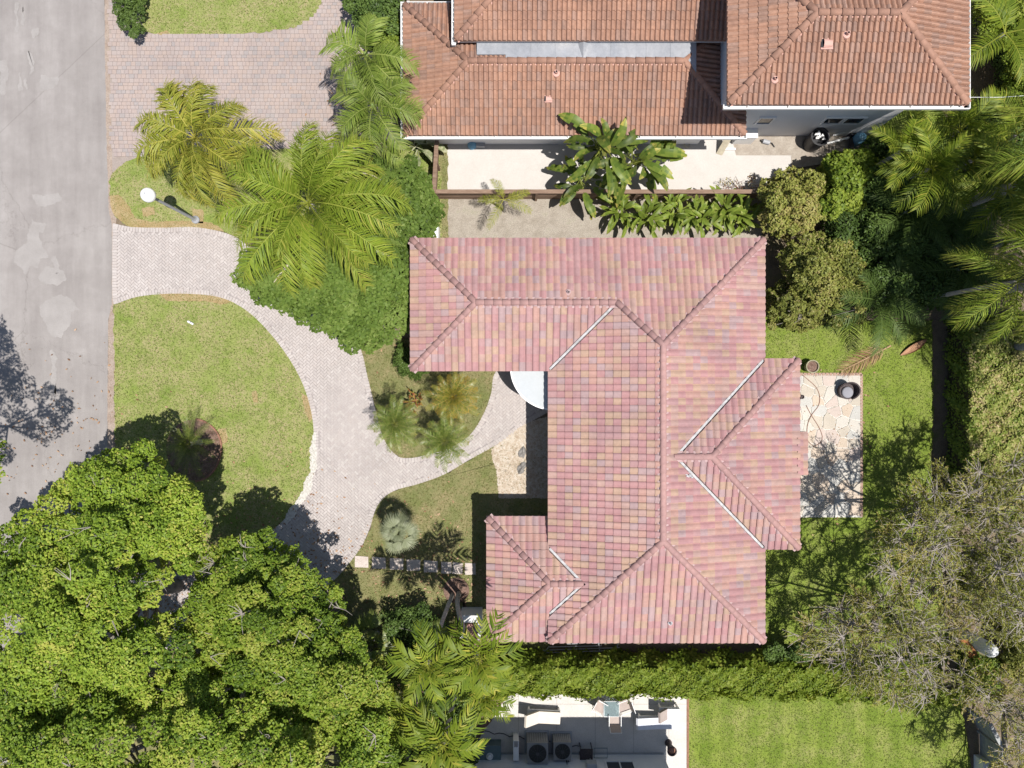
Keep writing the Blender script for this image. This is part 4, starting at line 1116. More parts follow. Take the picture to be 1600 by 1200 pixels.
# --- queen palms by the street lamp
QV = [frond_mesh("frond", 3.3, R_(66), R_(100), 66, .72, .056, L['queen'], 1, plume=.5, ldroop=.55, vang=.15),
      frond_mesh("frond", 3.7, R_(42), R_(112), 70, .78, .058, L['queen'], 2, plume=.5, ldroop=.6, vang=.1),
      frond_mesh("frond", 3.5, R_(16), R_(92), 68, .74, .058, L['queen'], 3, plume=.45, ldroop=.6, vang=.05, tm=.55),
      frond_mesh("frond", 3.6, R_(48), R_(128), 66, .72, .058, L['queen'], 4, plume=.55, ldroop=.6, vang=.1, tm=.5)]
top = P(482,318,5.6)
palm("queen_palm", "largest feathery palm, spreading over the round leaved tree beside the driveway", (P2(545,378)+(0,)), top,
     [(2,8,.14,1.0),(1,8,.18,1.0),(3,7,.2,.95),(0,5,.2,.75)], QV, 21, .15)
YV = [frond_mesh("frond", 2.4, R_(66), R_(105), 60, .60, .052, L['yellowpalm'], 5, plume=.55, ldroop=.6, vang=.15),
      frond_mesh("frond", 2.7, R_(42), R_(120), 62, .64, .054, L['yellowpalm'], 6, plume=.5, ldroop=.65, vang=.1),
      frond_mesh("frond", 2.7, R_(14), R_(95), 60, .62, .054, L['yellowpalm'], 7, plume=.5, ldroop=.6, vang=.05, tm=.6)]
palm("queen_palm", "yellowish feathery palm beside the globe street lamp", (P2(375,276)+(0,)), P(306,217,4.4),
     [(2,9,.12,1.1),(1,9,.15,1.02),(0,5,.2,.8)], YV, 33, .13)
# --- christmas palms along the pinkish driveway
CV = [frond_mesh("frond", 1.7, R_(66), R_(95), 34, .55, .050, L['dkpalm'], 8, vang=.45, ldroop=.35, fwd=.5),
      frond_mesh("frond", 1.9, R_(40), R_(120), 36, .58, .052, L['dkpalm'], 9, vang=.40, ldroop=.4, fwd=.5),
      frond_mesh("frond", 1.9, R_(12), R_(95), 34, .55, .052, L['dkpalm'], 10, vang=.3, ldroop=.4, tm=.5)]
grn = plain("green_crownshaft", (.16,.22,.06), .5)
for (px, py, h, lab, sd, sc) in ((572,86,5.3,"upper of the two arching palms at the clay house's left end", 3, 1.0), (583,166,4.8,"lower of the two arching palms at the clay house's left end", 5, 1.02)):
    t = P(px,py,h); palm("christmas_palm", lab, (t[0]+.1,t[1]-.05,0), t, [(2,6,.12,sc),(1,5,.15,sc),(0,3,.2,sc*.9)], CV, sd, .09, "palms at the clay house's left end", shaft=grn)
t = P(586,215,3.6); palm("christmas_palm", "low narrow palm under the two arching palms", (t[0],t[1],0), t, [(1,4,.2,.75),(0,3,.2,.7)], CV, 8, .08, "palms at the clay house's left end", shaft=grn)
# --- pygmy date palms in the island
def pv(k, s0): return [frond_mesh("frond", 1.05, R_(70), R_(70), 22, .22, .030, L[k], s0, vang=.3, ldroop=.3, rw=.012), frond_mesh("frond", 1.25, R_(42), R_(85), 24, .25, .032, L[k], s0+1, vang=.25, ldroop=.35, rw=.012), frond_mesh("frond", 1.2, R_(10), R_(85), 23, .25, .032, L[k], s0+2, vang=.15, ldroop=.4, rw=.012, tm=.55, tipy=.5)]
PG, PY = pv('pygmy', 40), pv('pygmyy', 44)
for (px, py, h, vs, lab, sd) in ((617,661,2.5,PG,"green date palm nearest the driveway in the island", 1), (708,620,2.5,PY,"yellow tinged date palm nearest the pink roof in the island", 2), (695,689,2.4,PG,"green date palm overhanging the entrance walk", 3)):
    t = P(px,py,h); palm("date_palm", lab, (t[0],t[1],0), t, [(2,13,.12,.92),(1,12,.15,.92),(0,8,.2,.8)], vs, sd, .08, "date palms in the lawn island")
# --- fan palms
def fan_mesh(name, pet, R0, nb, mat, e0, seed, w=.03, spread=2.4, droop=.35):
    rr = np.random.default_rng(seed); V=[]; F=[]; T=[]
    d0 = np.array([math.cos(e0),0,math.sin(e0)]); hub = d0*pet
    V += [np.array([0,-.012,0]), np.array([0,.012,0]), hub+[0,.008,0], hub+[0,-.008,0]]; F.append((0,1,2,3)); T.append(.5)
    e1 = e0-.5; fx = np.array([math.cos(e1),0,math.sin(e1)]); up = np.array([-math.sin(e1),0,math.cos(e1)])
    for i in range(nb):
        a = -spread/2+spread*(i+.5)/nb; d = fx*math.cos(a)+np.array([0,1,0])*math.sin(a); l = R0*(1-.28*abs(a)/spread*2)*rr.uniform(.9,1.05)
        pr = np.cross(up, d); p1 = hub+d*l*.55+up*.03; p2 = hub+d*l-np.array([0,0,droop*l*rr.uniform(.5,1.3)])
        b = len(V); V += [hub, hub, p1-pr*w, p1+pr*w, p2-pr*.003, p2+pr*.003]; t = np.clip(rr.normal(.5,.15),0,1)
        F += [(b,b+1,b+3,b+2),(b+2,b+3,b+5,b+4)]; T += [t, min(1,t+.1)]
    return np_mesh(name, np.array(V), np.array(F), mat, np.array(T))
SV = [fan_mesh("fan_leaf", .35, .62, 17, L['silver'], R_(72), 1, .022), fan_mesh("fan_leaf", .5, .66, 17, L['silver'], R_(40), 2, .022), fan_mesh("fan_leaf", .5, .66, 17, L['silver'], R_(8), 3, .022)]
t = P(624,832,1.9); palm("silver_palm", "pale silvery fan palm on the lawn above the stepping slabs", (t[0],t[1],0), t, [(2,9,.15,.78),(1,9,.2,.8),(0,7,.2,.7)], SV, 9, .09, part="fan_leaf")
GV = [fan_mesh("fan_leaf", .5, .7, 24, L['pygmy'], R_(60), 4), fan_mesh("fan_leaf", .7, .75, 24, L['pygmy'], R_(25), 5)]
t = P(583,1003,1.0); palm("palmetto", "green palmetto in the shade at the big tree's right edge", (t[0],t[1],0), t, [(1,9,.2,.9),(0,7,.2,.9)], GV, 12, .1, part="fan_leaf")
t = P(675,1010,1.1); palm("palmetto", "dark palmetto shaded under the leaning white trunk", (t[0],t[1],0), t, [(1,8,.2,.8),(0,6,.2,.8)], GV, 13, .1, part="fan_leaf")
# bed palm in the round bed
bed = [(P(303,703)[0]+1.12*math.cos(a)*(1+.03*math.sin(3*a)), P(303,703)[1]+1.25*math.sin(a)) for a in np.linspace(0, 6.283, 40)[:-1]]
ring = sheet("planting_bed", bed, .046, M['mulch'], "round mulch bed in the front lawn")
m = MB(); bc = P(303,703)
for k in range(44):
    a = -1.45+k*2.9/43; x, y = bc[0]+1.15*math.cos(a)*(1+.03*math.sin(3*a)), bc[1]+1.28*math.sin(a)
    paver_block(m, x, y, -math.sin(a), math.cos(a), .085, .07, .03, .10, 0)
tag(m.build("bed_edging", M['terra'], ring), kind="stuff")
EV = [frond_mesh("frond", 1.25, R_(66), R_(60), 50, .26, .014, L['pygmy'], 60, vang=.5, ldroop=.15, rw=.012), frond_mesh("frond", 1.4, R_(32), R_(55), 54, .28, .015, L['pygmy'], 61, vang=.45, ldroop=.2, rw=.012)]
t = P(297,694,1.0); palm("bed_palm", "spiky green palm growing in the round mulch bed", (t[0],t[1],0), t, [(1,11,.15,.95),(0,9,.2,.9)], EV, 14, .1)
# --- tall areca palms at the bottom
AV = [frond_mesh("frond", 1.9, R_(64), R_(85), 10, .70, .19, L['areca'], 70, tm=.55, vang=.5, ldroop=.3, fwd=.75), frond_mesh("frond", 2.2, R_(38), R_(100), 11, .76, .20, L['areca'], 71, tm=.38, vang=.45, ldroop=.35, fwd=.75),
      frond_mesh("frond", 2.2, R_(8), R_(80), 10, .74, .20, L['areca'], 72, vang=.3, ldroop=.35, fwd=.7, tm=.22)]
tb = P(712,928)
t1 = P(668,1040,7.4); palm("areca_palm", "yellow green palm crown at the end of the curved white trunk", (tb[0]-.12,tb[1],0), t1, [(2,6,.3,.62),(1,7,.35,.62),(0,4,.3,.5)], AV, 15, .075, "tall palms by the roof corner", trunk_mid=(tb[0]-.05, tb[1]+.6, 4.2))
t2 = P(748,1030,7.4); palm("areca_palm", "green palm crown touching the small wing's lower roof corner", (tb[0]+.15,tb[1]+.05,0), t2, [(2,6,.3,.68),(1,6,.35,.68),(0,4,.3,.55)], AV, 16, .085, "tall palms by the roof corner", trunk_mid=(tb[0]+.1, tb[1]+.5, 3.6))
for (px, py, h, sc, sd, lab) in ((692,1165,6.2,1.05,17,"broad palm crown overhanging the shaded patio's left end"), (757,1085,5.0,.8,18,"palm crown between the hedge end and the white patio"), (640,1120,4.2,.8,19,"low palm crown between the big tree and the patio palms")):
    t = P(px,py,h); palm("areca_palm", lab, (t[0]+.2,t[1]+.2,0), t, [(2,7,.3,sc*.72),(1,7,.35,sc*.72),(0,4,.3,sc*.6)], AV, sd, .08, "tall palms by the roof corner")
m = MB(); m.lathe([(0,.09),(.45,.10),(.52,.07),(.55,.0)], *P2(713,922), 28); tag(m.build("palm_bed", M['mulch']), "round mulch mound at the foot of the twin palms", kind="structure")
sheet("planting_bed", px_poly([(565,1010),(700,985),(725,940),(760,1000),(790,1085),(735,1180),(735,1320),(560,1320)], True, .05, 5), .042, M['mulch'], "shaded mulch bed under the palms at the bottom")

# --- broadleaf trees
OAK = dict(ln=.105, wd=.07, matn='oak', up=1.0, zj=.42)
TM1 = [(-60,870),(0,835),(40,806),(62,792),(96,766),(112,745),(150,716),(180,705),(225,702),(262,735),(300,765),(318,800),(322,850),(312,895),(290,905),(262,890),(268,940),(300,990),(330,1040),(300,1100),(200,1130),(80,1120),(-60,1130)]
TM2 = [(318,900),(345,860),(385,842),(415,836),(445,858),(478,892),(512,905),(535,930),(542,985),(560,1010),(600,1030),(600,1100),(560,1160),(450,1130),(360,1090),(335,1040),(300,985),(290,945)]
TM3 = [(-60,1060),(80,1050),(200,1060),(310,1040),(400,1080),(520,1120),(600,1090),(630,1130),(610,1180),(600,1300),(-60,1300)]
og = "big leafy trees filling the lower left"
tree_from_mask("oak_tree", "big leafy tree reaching over the street at lower left", "tree", TM1, lambda e: 4.4+min(e,3.2)*.85, 165, 19, (.24,.76), 620, base=P2(330,905)[:0]+(P2(255,880)[0]+.6, P2(0,915)[1], 0), r0=.24, seed=1, group=og, twigs=40, hole=[(285,925,36),(350,975,14)], tmean=.48, nmain=9, **OAK)
tree_from_mask("oak_tree", "leafy tree over the driveway's lower end, beside the tan lawn", "tree", TM2, lambda e: 4.2+min(e,3)*.85, 128, 19, (.24,.76), 620, base=(P2(560,990)[0]-.6, P2(0,985)[1], 0), r0=.22, seed=2, group=og, twigs=34, hole=[(285,925,36),(398,912,18)], tmean=.46, nmain=8, **OAK)
tree_from_mask("oak_tree", "leafy tree along the bottom edge at lower left", "tree", TM3, lambda e: 4.6+min(e,3)*.8, 175, 19.5, (.24,.78), 620, base=(P2(370,0)[0], P2(0,1080)[1], 0), r0=.24, seed=3, group=og, twigs=36, hole=[(215,1150,26),(330,1205,22)], tmean=.46, nmain=9, **OAK)
TM4 = [(-320,540),(-210,510),(-140,550),(-100,620),(-80,680),(-5,697),(14,712),(4,740),(-90,790),(-200,840),(-300,800)]
tree_from_mask("oak_tree", "leafy tree at the left edge casting shade on the street", "tree", TM4, lambda e: 6.6+min(e,2)*.8, 38, 28, (.4,.8), 300, base=P(-95,690), r0=.2, seed=4, group=og, nmain=7, **OAK)
GR1 = [(368,440),(388,398),(430,382),(500,380),(560,375),(640,372),(648,400),(646,478),(636,520),(604,538),(556,546),(512,526),(470,498),(430,478),(400,466)]
GR2 = [(500,285),(548,256),(600,244),(650,254),(668,288),(684,335),(676,368),(640,384),(580,390),(520,370)]
gg = "round leaved trees under the large palm"
GRP = dict(ln=.125, wd=.11, matn='grape', flat=.55, up=1.0, yellow=.06, zj=.3)
tree_from_mask("round_leaf_tree", "dense round leaved tree between the driveway and the pink roof", "tree", GR1, lambda e: 1.7+min(e,1.5)*.75, 120, 12.5, (.36,.58), 300, base=P(520,455), r0=.13, seed=5, group=gg, **GRP)
tree_from_mask("round_leaf_tree", "dense round leaved tree under the right fronds of the large palm", "tree", GR2, lambda e: 1.8+min(e,1.5)*.75, 76, 12.5, (.36,.58), 300, base=P(600,325), r0=.12, seed=6, group=gg, **GRP)
m = MB(); a, c = P(452,411,3.2), P(428,441,3.0); m.tube([a, tuple((x+y)/2+.02 for x, y in zip(a, c)), c], [.045,.05,.015], 6)
tag(m.build("dead_frond_stalk", M['straw']), "pale dead stalk lying on the round leaved tree, left one", "dead stalk")
m = MB(); a, c = P(588,392,3.2), P(618,408,3.1); m.tube([a, tuple((x+y)/2+.03 for x, y in zip(a, c)), c], [.06,.05,.012], 6)
tag(m.build("dead_frond_stalk", M['straw']), "pale dead stalk lying on the round leaved tree near the pink roof", "dead stalk")
m = MB(); m.tube([P(562,270,3.0), P(578,271,3.15), P(595,281,3.0)], [.035,.04,.012], 6)
tag(m.build("dead_frond_stalk", M['straw']), "pale curved stalk on the tree beside the wooden fence", "dead stalk")
# shrubs at the right of the clay house
SHB = dict(nmain=5, zj=.36)
tree_from_mask("shrub", "yellow green rounded shrub at the wooden fence's right end", "shrub", [(1186,300),(1200,278),(1240,268),(1280,272),(1292,300),(1285,345),(1262,362),(1225,374),(1195,362)], lambda e: 1.5+min(e,1.2)*.9, 42, 14, (.28,.5), 330, .115, .07, 'olive', P(1215,322), .09, 11, yellow=.35, tmean=.55, **SHB)
tree_from_mask("shrub", "bright large leaved shrub below the tall white wall", "shrub", [(1286,262),(1310,242),(1345,236),(1364,258),(1352,290),(1340,320),(1300,338),(1282,318),(1296,292)], lambda e: 1.6+min(e,1.0)*.9, 44, 11, (.36,.52), 300, .13, .10, 'bright', P(1300,300), .09, 12, tmean=.55, **SHB)
tree_from_mask("shrub", "olive bushy shrub beside the pink roof's upper right corner", "shrub", [(1222,395),(1248,372),(1290,372),(1325,382),(1352,420),(1345,462),(1310,480),(1262,470),(1228,448)], lambda e: 1.5+min(e,1.3)*.8, 46, 14, (.28,.52), 320, .115, .07, 'olive', P(1265,428), .09, 13, yellow=.3, **SHB)
tree_from_mask("shrub", "olive shrub touching the back lawn by the pink roof", "shrub", [(1198,450),(1225,445),(1262,468),(1310,482),(1350,478),(1352,494),(1310,510),(1250,514),(1202,512)], lambda e: 1.0+min(e,1.0)*.7, 34, 14, (.25,.45), 300, .115, .07, 'olive', P(1255,488), .08, 14, yellow=.35, tmean=.5, **SHB)
for i, (mk, bs, lab) in enumerate((
  ([(1285,335),(1345,325),(1360,380),(1330,400),(1300,375)], (1318,360), "shaded shrub filling the gap between the olive shrubs"),
  ([(1350,225),(1440,215),(1480,250),(1440,290),(1360,280)], (1405,258), "green shrub behind the bright young palm"),
  ([(1340,250),(1420,240),(1500,270),(1520,330),(1440,350),(1350,330)], (1400,300), "dark shaded shrub below the bright palms"),
  ([(1350,330),(1440,345),(1530,335),(1530,400),(1440,420),(1350,400)], (1420,372), "dark shaded shrub beside the pale palm trunk"),
  ([(1350,400),(1440,415),(1540,410),(1540,470),(1450,480),(1352,480)], (1420,440), "dark shaded shrub above the green palm frond"),
  ([(1500,180),(1590,170),(1640,250),(1640,330),(1540,330),(1500,260)], (1530,260), "dark shrub at the right edge below the clay roof"))):
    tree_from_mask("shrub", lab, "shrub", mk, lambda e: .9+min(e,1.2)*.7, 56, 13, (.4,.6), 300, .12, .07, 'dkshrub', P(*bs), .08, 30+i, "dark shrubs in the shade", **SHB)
for i, (mk, bs, lab) in enumerate((([(1515,-20),(1640,-20),(1640,60),(1560,70),(1525,40)], (1560,40), "leafy shrub at the top right corner"), ([(1575,55),(1640,60),(1640,200),(1590,190),(1572,120)], (1570,140), "bright shrub at the right edge beside the clay roof"))):
    tree_from_mask("shrub", lab, "shrub", mk, lambda e: 1.6+min(e,1.2)*.7, 46, 13, (.38,.55), 360, .10, .065, 'bright' if i else 'hedge', P(*bs), .08, 40+i, "leafy shrubs in the top right corner", **SHB)
tree_from_mask("shrub", "clipped dark green shrub at the top beside the street", "shrub", [(181,-30),(222,-30),(222,48),(208,52),(190,36),(181,16)], lambda e: .55+min(e,.5)*.3, 60, 9, (.24,.34), 300, .07, .045, 'dkshrub', P(204,10), .06, 50, tmean=.6, **SHB)
for i, (mk, bs, lab) in enumerate((([(540,-20),(632,-20),(626,46),(590,64),(560,40),(546,16)], (600,20), "dark leafy shrub at the top beside the clay roof"), ([(575,40),(618,28),(628,70),(622,120),(600,110),(585,75)], (608,80), "bright shrub between the arching palms and the clay roof"))):
    tree_from_mask("shrub", lab, "shrub", mk, lambda e: 1.6+min(e,1.)*.7, 50, 11, (.34,.5), 330, .10, .065, ('dkshrub','bright')[i], P(*bs), .08, 52+i, **SHB)
for (mk, bs, lab, sd, mt) in (([(528,1030),(600,1020),(645,1060),(640,1110),(590,1120),(540,1090)], (580,1060), "shaded shrub between the big tree and the tall palms", 56, 'olive'),
    ([(560,1110),(640,1110),(650,1200),(620,1280),(560,1280)], (600,1180), "leafy shrub at the bottom beside the patio palms", 57, 'hedge'),
    ([(640,1040),(720,1030),(770,1060),(760,1110),(690,1120),(645,1100)], (700,1075), "dark shrub under the tall palms by the hedge end", 65, 'dkshrub'),
    ([(640,1130),(730,1120),(745,1180),(735,1260),(650,1260)], (690,1190), "dark shrub under the broad palm by the shaded patio", 66, 'dkshrub'),
    ([(600,960),(660,950),(700,985),(690,1030),(620,1030)], (650,995), "dark low shrub in the shade left of the twin palms", 67, 'dkshrub'),
    ([(1200,1010),(1262,1008),(1262,1040),(1200,1040)], (1230,1028), "low shrub at the hedge's shaded side", 58, 'dkshrub')):
    tree_from_mask("shrub", lab, "shrub", mk, lambda e: .9+min(e,1.)*.7, 40, 12, (.34,.5), 300, .10, .06, mt, P(*bs), .07, sd, **SHB)

# --- hedges
def hedge(label, pts, h, n, ln, wd, matn, seed, tm=.45, group=None, wob=.16, side_t=None):
    """pts: ground outline (photo px)"""
    poly = [P2(*p) for p in pts]; rr = np.random.default_rng(seed)
    c = np.mean(np.array(poly), 0); root = empty("hedge", (c[0],c[1],0), label, "hedge", group)
    xs = [p[0] for p in poly]; ys = [p[1] for p in poly]
    x = rr.uniform(min(xs)-.2, max(xs)+.2, n*2); y = rr.uniform(min(ys)-.2, max(ys)+.2, n*2); k = inpoly(x, y, poly); x, y = x[k], y[k]; nt_ = len(x)
    hh = h+wob*np.sin(x*2.1+seed)*np.sin(y*2.7)+wob*.7*np.sin(x*5.3+1)*np.sin(y*6.1+seed)+wob*.5*np.sin(x*11)*np.sin(y*12)
    z = hh-np.abs(rr.normal(0,.11,nt_)); Ct = np.stack([x,y,z],1); Nt = np.tile([0,0,1.],(nt_,1))+rr.normal(size=(nt_,3))*.55
    per = [math.dist(poly[i], poly[(i+1)%len(poly)]) for i in range(len(poly))]; ns = int(n*sum(per)*h/abs(area(poly))*.6); Cc=[]; Nn=[]
    sgn = 1 if area(poly) > 0 else -1
    for i in range(len(poly)):
        a = np.array(poly[i]); b = np.array(poly[(i+1)%len(poly)]); q = int(ns*per[i]/sum(per)); t = rr.random(q); d = (b-a)/per[i]; o = np.array([d[1],-d[0]])*sgn
        zz = h*rr.random(q)**.8; off = rr.normal(0,.09,q)+.10*np.sin(t*per[i]*4+zz*3)-(.16 if side_t is not None else 0)  # with side_t given, sides sit inward so the top shades them
        p = a+np.outer(t, b-a)+np.outer(off, o); Cc.append(np.column_stack([p, zz])); Nn.append(np.tile([o[0],o[1],.5],(q,1))+rr.normal(size=(q,3))*.5)
    C = np.concatenate([Ct]+Cc); N_ = np.concatenate([Nt]+Nn); m_ = len(C)
    lump = .12*np.sin(C[:,0]*3.1)*np.sin(C[:,1]*3.7+1)+.08*np.sin(C[:,0]*8+2)*np.sin(C[:,1]*7)
    T = np.clip(rr.normal(tm,.16,m_)+lump,0,1)
    if side_t is not None: T[nt_:] = np.clip(rr.normal(side_t,.1,m_-nt_),0,.5)  # side leaves greener and darker than the dry top, painting in their shade
    V, F = leaf_quads(C, N_, ln*rr.uniform(.7,1.3,m_), wd*rr.uniform(.7,1.3,m_), rr)
    unparent_fix(link("foliage", np_mesh("foliage", V, F, L[matn], T), root), root)
    m = MB(); ins = [tuple(c+(np.array(p)-c)*.93) for p in poly]; st_ = sample_mask(poly, rr, max(4, int(sum(per)/1.2)), .3)
    for sx, sy in st_: m.tube([(sx,sy,0),(sx+rr.normal()*.05,sy+rr.normal()*.05,h*.85)], [.03,.012], 5)
    m.prism(ins, .05, h-.28, 0); unparent_fix(m.build("stems_and_core", M['hcore'], root), root)  # dark solid core added among the stems to block the view through
    return root
M['hcore'] = plain("dark_hedge_stem_core", (.035,.032,.018), .95)
hedge("long green hedge between the pink roof and the bottom patio", [(770,1021),(1000,1021),(1250,1021),(1330,1028),(1330,1064),(1240,1065),(1000,1061),(770,1060)], 1.5, 24000, .15, .10, 'hedge', 3, .55)
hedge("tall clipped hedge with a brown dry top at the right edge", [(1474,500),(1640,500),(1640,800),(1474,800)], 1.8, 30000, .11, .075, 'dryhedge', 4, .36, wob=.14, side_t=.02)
hedge("small low hedge at the pink roof's left end", [(626,545),(632,545),(634,566),(660,574),(660,584),(640,582),(628,572)], .8, 2600, .07, .05, 'dkshrub', 5, .6, wob=.04)
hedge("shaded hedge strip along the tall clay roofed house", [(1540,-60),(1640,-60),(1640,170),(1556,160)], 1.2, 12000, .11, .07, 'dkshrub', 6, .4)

# --- bottlebrush trees at the lower right
def brush_tree(label, mask, zf, ncl, sep, base, seed, r0=.13):
    rr = np.random.default_rng(seed); pts = sample_mask(mask, rr, ncl, sep); ed = edge_dist(pts[:,0], pts[:,1], mask)/S
    p3 = np.array([P(x, y, zf(e)+rr.normal()*.5) for (x, y), e in zip(pts, ed)])
    root = empty("bottlebrush_tree", base, label, "tree", "grey twigged trees at the lower right")
    tw = MB(); V=[]; F=[]; T=[]; nb = 0
    for ci, p in enumerate(p3):
        bare = rr.random() < .45; base_t = rr.uniform(.15,.66)
        out = p-np.array(base); out[2] = 0; out /= np.linalg.norm(out)+1e-6
        for j in range(rr.integers(12,18)):
            a = rr.uniform(0,6.28); d = np.array([math.cos(a), math.sin(a), rr.uniform(.0,.8)])+out*.55; d /= np.linalg.norm(d); l = rr.uniform(.45,.95)
            o_ = p-d*.12; q = o_+d*l*.5+rr.normal(size=3)*.05; e = o_+d*l+np.array([0,0,-.10*l])+rr.normal(size=3)*.05
            tw.tube([o_, q, e], [.020 if bare else .010,.014 if bare else .009,.005], 3, cap=False)
            nl = 8 if bare else 27
            s = rr.uniform(.25,1.05,nl); pos = np.where(s[:,None] < .5, o_+(q-o_)*(s*2)[:,None], q+(e-q)*((s-.5)*2)[:,None])
            ld = d*.9+rr.normal(size=(nl,3))*.55; ld /= np.linalg.norm(ld, axis=1, keepdims=True); ll = rr.uniform(.09,.17,nl)[:,None]; w = .015
            pr = np.cross(ld, rr.normal(size=(nl,3))); pr /= np.linalg.norm(pr, axis=1, keepdims=True)
            v = np.empty((nl,4,3)); v[:,0] = pos; v[:,1] = pos+ld*ll*.5+pr*w; v[:,2] = pos+ld*ll; v[:,3] = pos+ld*ll*.5-pr*w
            V.append(v.reshape(-1,3)); F.append(np.arange(nl*4).reshape(-1,4)+nb); nb += nl*4
            T.append(np.clip(rr.normal(base_t,.16,nl),0,1))
    unparent_fix(link("crown", np_mesh("crown", np.concatenate(V), np.concatenate(F), L['brush'], np.concatenate(T)), root), root)
    tag(unparent_fix(tw.build("bare_twig", M['twig'], root), root), kind="stuff")
    m = MB(); limbs(m, base, p3, r0, rr, 8); unparent_fix(m.build("trunk", M['bark'], root, smooth=True), root)
brush_tree("grey twigged feathery tree overhanging the back lawn's lower end", [(1372,862),(1392,806),(1430,770),(1470,742),(1520,745),(1540,800),(1530,880),(1480,930),(1420,925),(1380,905)], lambda e: 4.2+min(e,2)*.7, 64, 18, P(1452,815), 1)
brush_tree("grey twigged feathery tree whose branches reach over the hedge end", [(1250,992),(1290,955),(1350,930),(1420,925),(1485,930),(1500,985),(1480,1060),(1440,1092),(1380,1092),(1320,1050),(1275,1022)], lambda e: 3.6+min(e,2)*.7, 76, 18, P(1400,965), 2)
brush_tree("grey twigged feathery tree at the right edge above the grey fence", [(1520,740),(1570,715),(1640,720),(1640,1010),(1570,990),(1525,985),(1500,940),(1535,880)], lambda e: 4.2+min(e,2)*.7, 64, 19, P(1535,870), 3)
brush_tree("grey twigged feathery tree at the lower right corner beside the fence", [(1490,1035),(1530,1055),(1580,1050),(1640,1040),(1640,1280),(1560,1280),(1560,1210),(1580,1140),(1540,1110),(1500,1080)], lambda e: 3.0+min(e,2)*.7, 52, 18, P(1545,1085), 4)
for (mk, bs, lab, sd, mt, h) in (([(1360,1040),(1440,1030),(1470,1060),(1400,1090),(1360,1080)], (1410,1058), "low green shrub under the feathery trees by the mown lawn", 60, 'bright', .6),
    ([(1500,1020),(1560,1030),(1560,1080),(1510,1090)], (1525,1055), "low green shrub below the white sheet", 61, 'bright', .6),
    ([(1480,870),(1640,860),(1640,960),(1500,960)], (1540,900), "dark undergrowth shrub below the dry topped hedge", 62, 'olive', .5),
    ([(1560,960),(1640,960),(1640,1060),(1570,1060)], (1560,980), "dark undergrowth shrub at the right edge", 63, 'olive', .5), ([(1300,1085),(1500,1085),(1500,1100),(1300,1094)], (1400,1085), "fringe of low weeds along the mown lawn's top edge", 64, 'bright', .15)):
    tree_from_mask("shrub", lab, "shrub", mk, lambda e, h=h: h+min(e,1.)*.5, 42, 11, (.3,.45), 280, .10, .065, mt, P(*bs), .05, sd, nmain=4)

# --- tall palms and tree at the right edge
RV = [frond_mesh("frond", 3.2, R_(55), R_(90), 56, .75, .05, L['queen'], 80, plume=.5, ldroop=.55), frond_mesh("frond", 3.4, R_(22), R_(95), 58, .78, .05, L['queen'], 81, plume=.5, ldroop=.6),
      frond_mesh("frond", 3.3, R_(-5), R_(75), 56, .75, .05, L['queen'], 82, plume=.4, ldroop=.6, tm=.55)]
rg = "tall palms at the right edge"
def rpalm(gx, gy, h, sd, lab, rings, sc=1.0, r0=.13):
    b_ = P(gx, gy); palm("royal_palm", lab, b_, (b_[0]+.1, b_[1], h), [(a, c, t, s*sc) for a, c, t, s in rings], RV, sd, r0, rg, shaft=grn)
FULL = [(2,7,.12,1.0),(1,6,.15,1.0),(0,4,.2,.8)]
rpalm(1500, 398, 9.0, 1, "tall palm with a pale trunk leaning past the right edge", FULL)
rpalm(1490, 470, 8.0, 2, "tall palm whose green frond hangs over the back lawn corner", FULL, 1.05)
rpalm(1475, 330, 8.0, 3, "tall palm at the right edge below the bright palms", FULL)
rpalm(1545, 545, 8.5, 4, "tall palm at the right edge above the dry topped hedge", FULL)
tree_from_mask("broadleaf_tree", "tall dense tree past the right edge that shades the garden corner", "tree", [(1700,330),(1800,260),(1960,300),(2010,430),(1950,560),(1820,590),(1720,520)], lambda e: 8.0+min(e,2)*.6, 46, 32, (.7,1.1), 380, .16, .10, 'dkshrub', P(1560,440), .2, 70, nmain=8)
BV = [frond_mesh("frond", 1.7, R_(70), R_(60), 30, .62, .06, L['areca'], 90, vang=.5, ldroop=.25), frond_mesh("frond", 1.9, R_(42), R_(75), 32, .66, .062, L['areca'], 91, vang=.45, ldroop=.3), frond_mesh("frond", 1.8, R_(12), R_(60), 30, .6, .06, L['areca'], 92, vang=.3, ldroop=.3, tm=.35)]
DV = [frond_mesh("frond", 1.9, R_(55), R_(80), 34, .6, .05, L['shadepalm'], 93, vang=.4, ldroop=.3), frond_mesh("frond", 2.1, R_(20), R_(75), 36, .62, .05, L['shadepalm'], 94, vang=.3, ldroop=.35)]
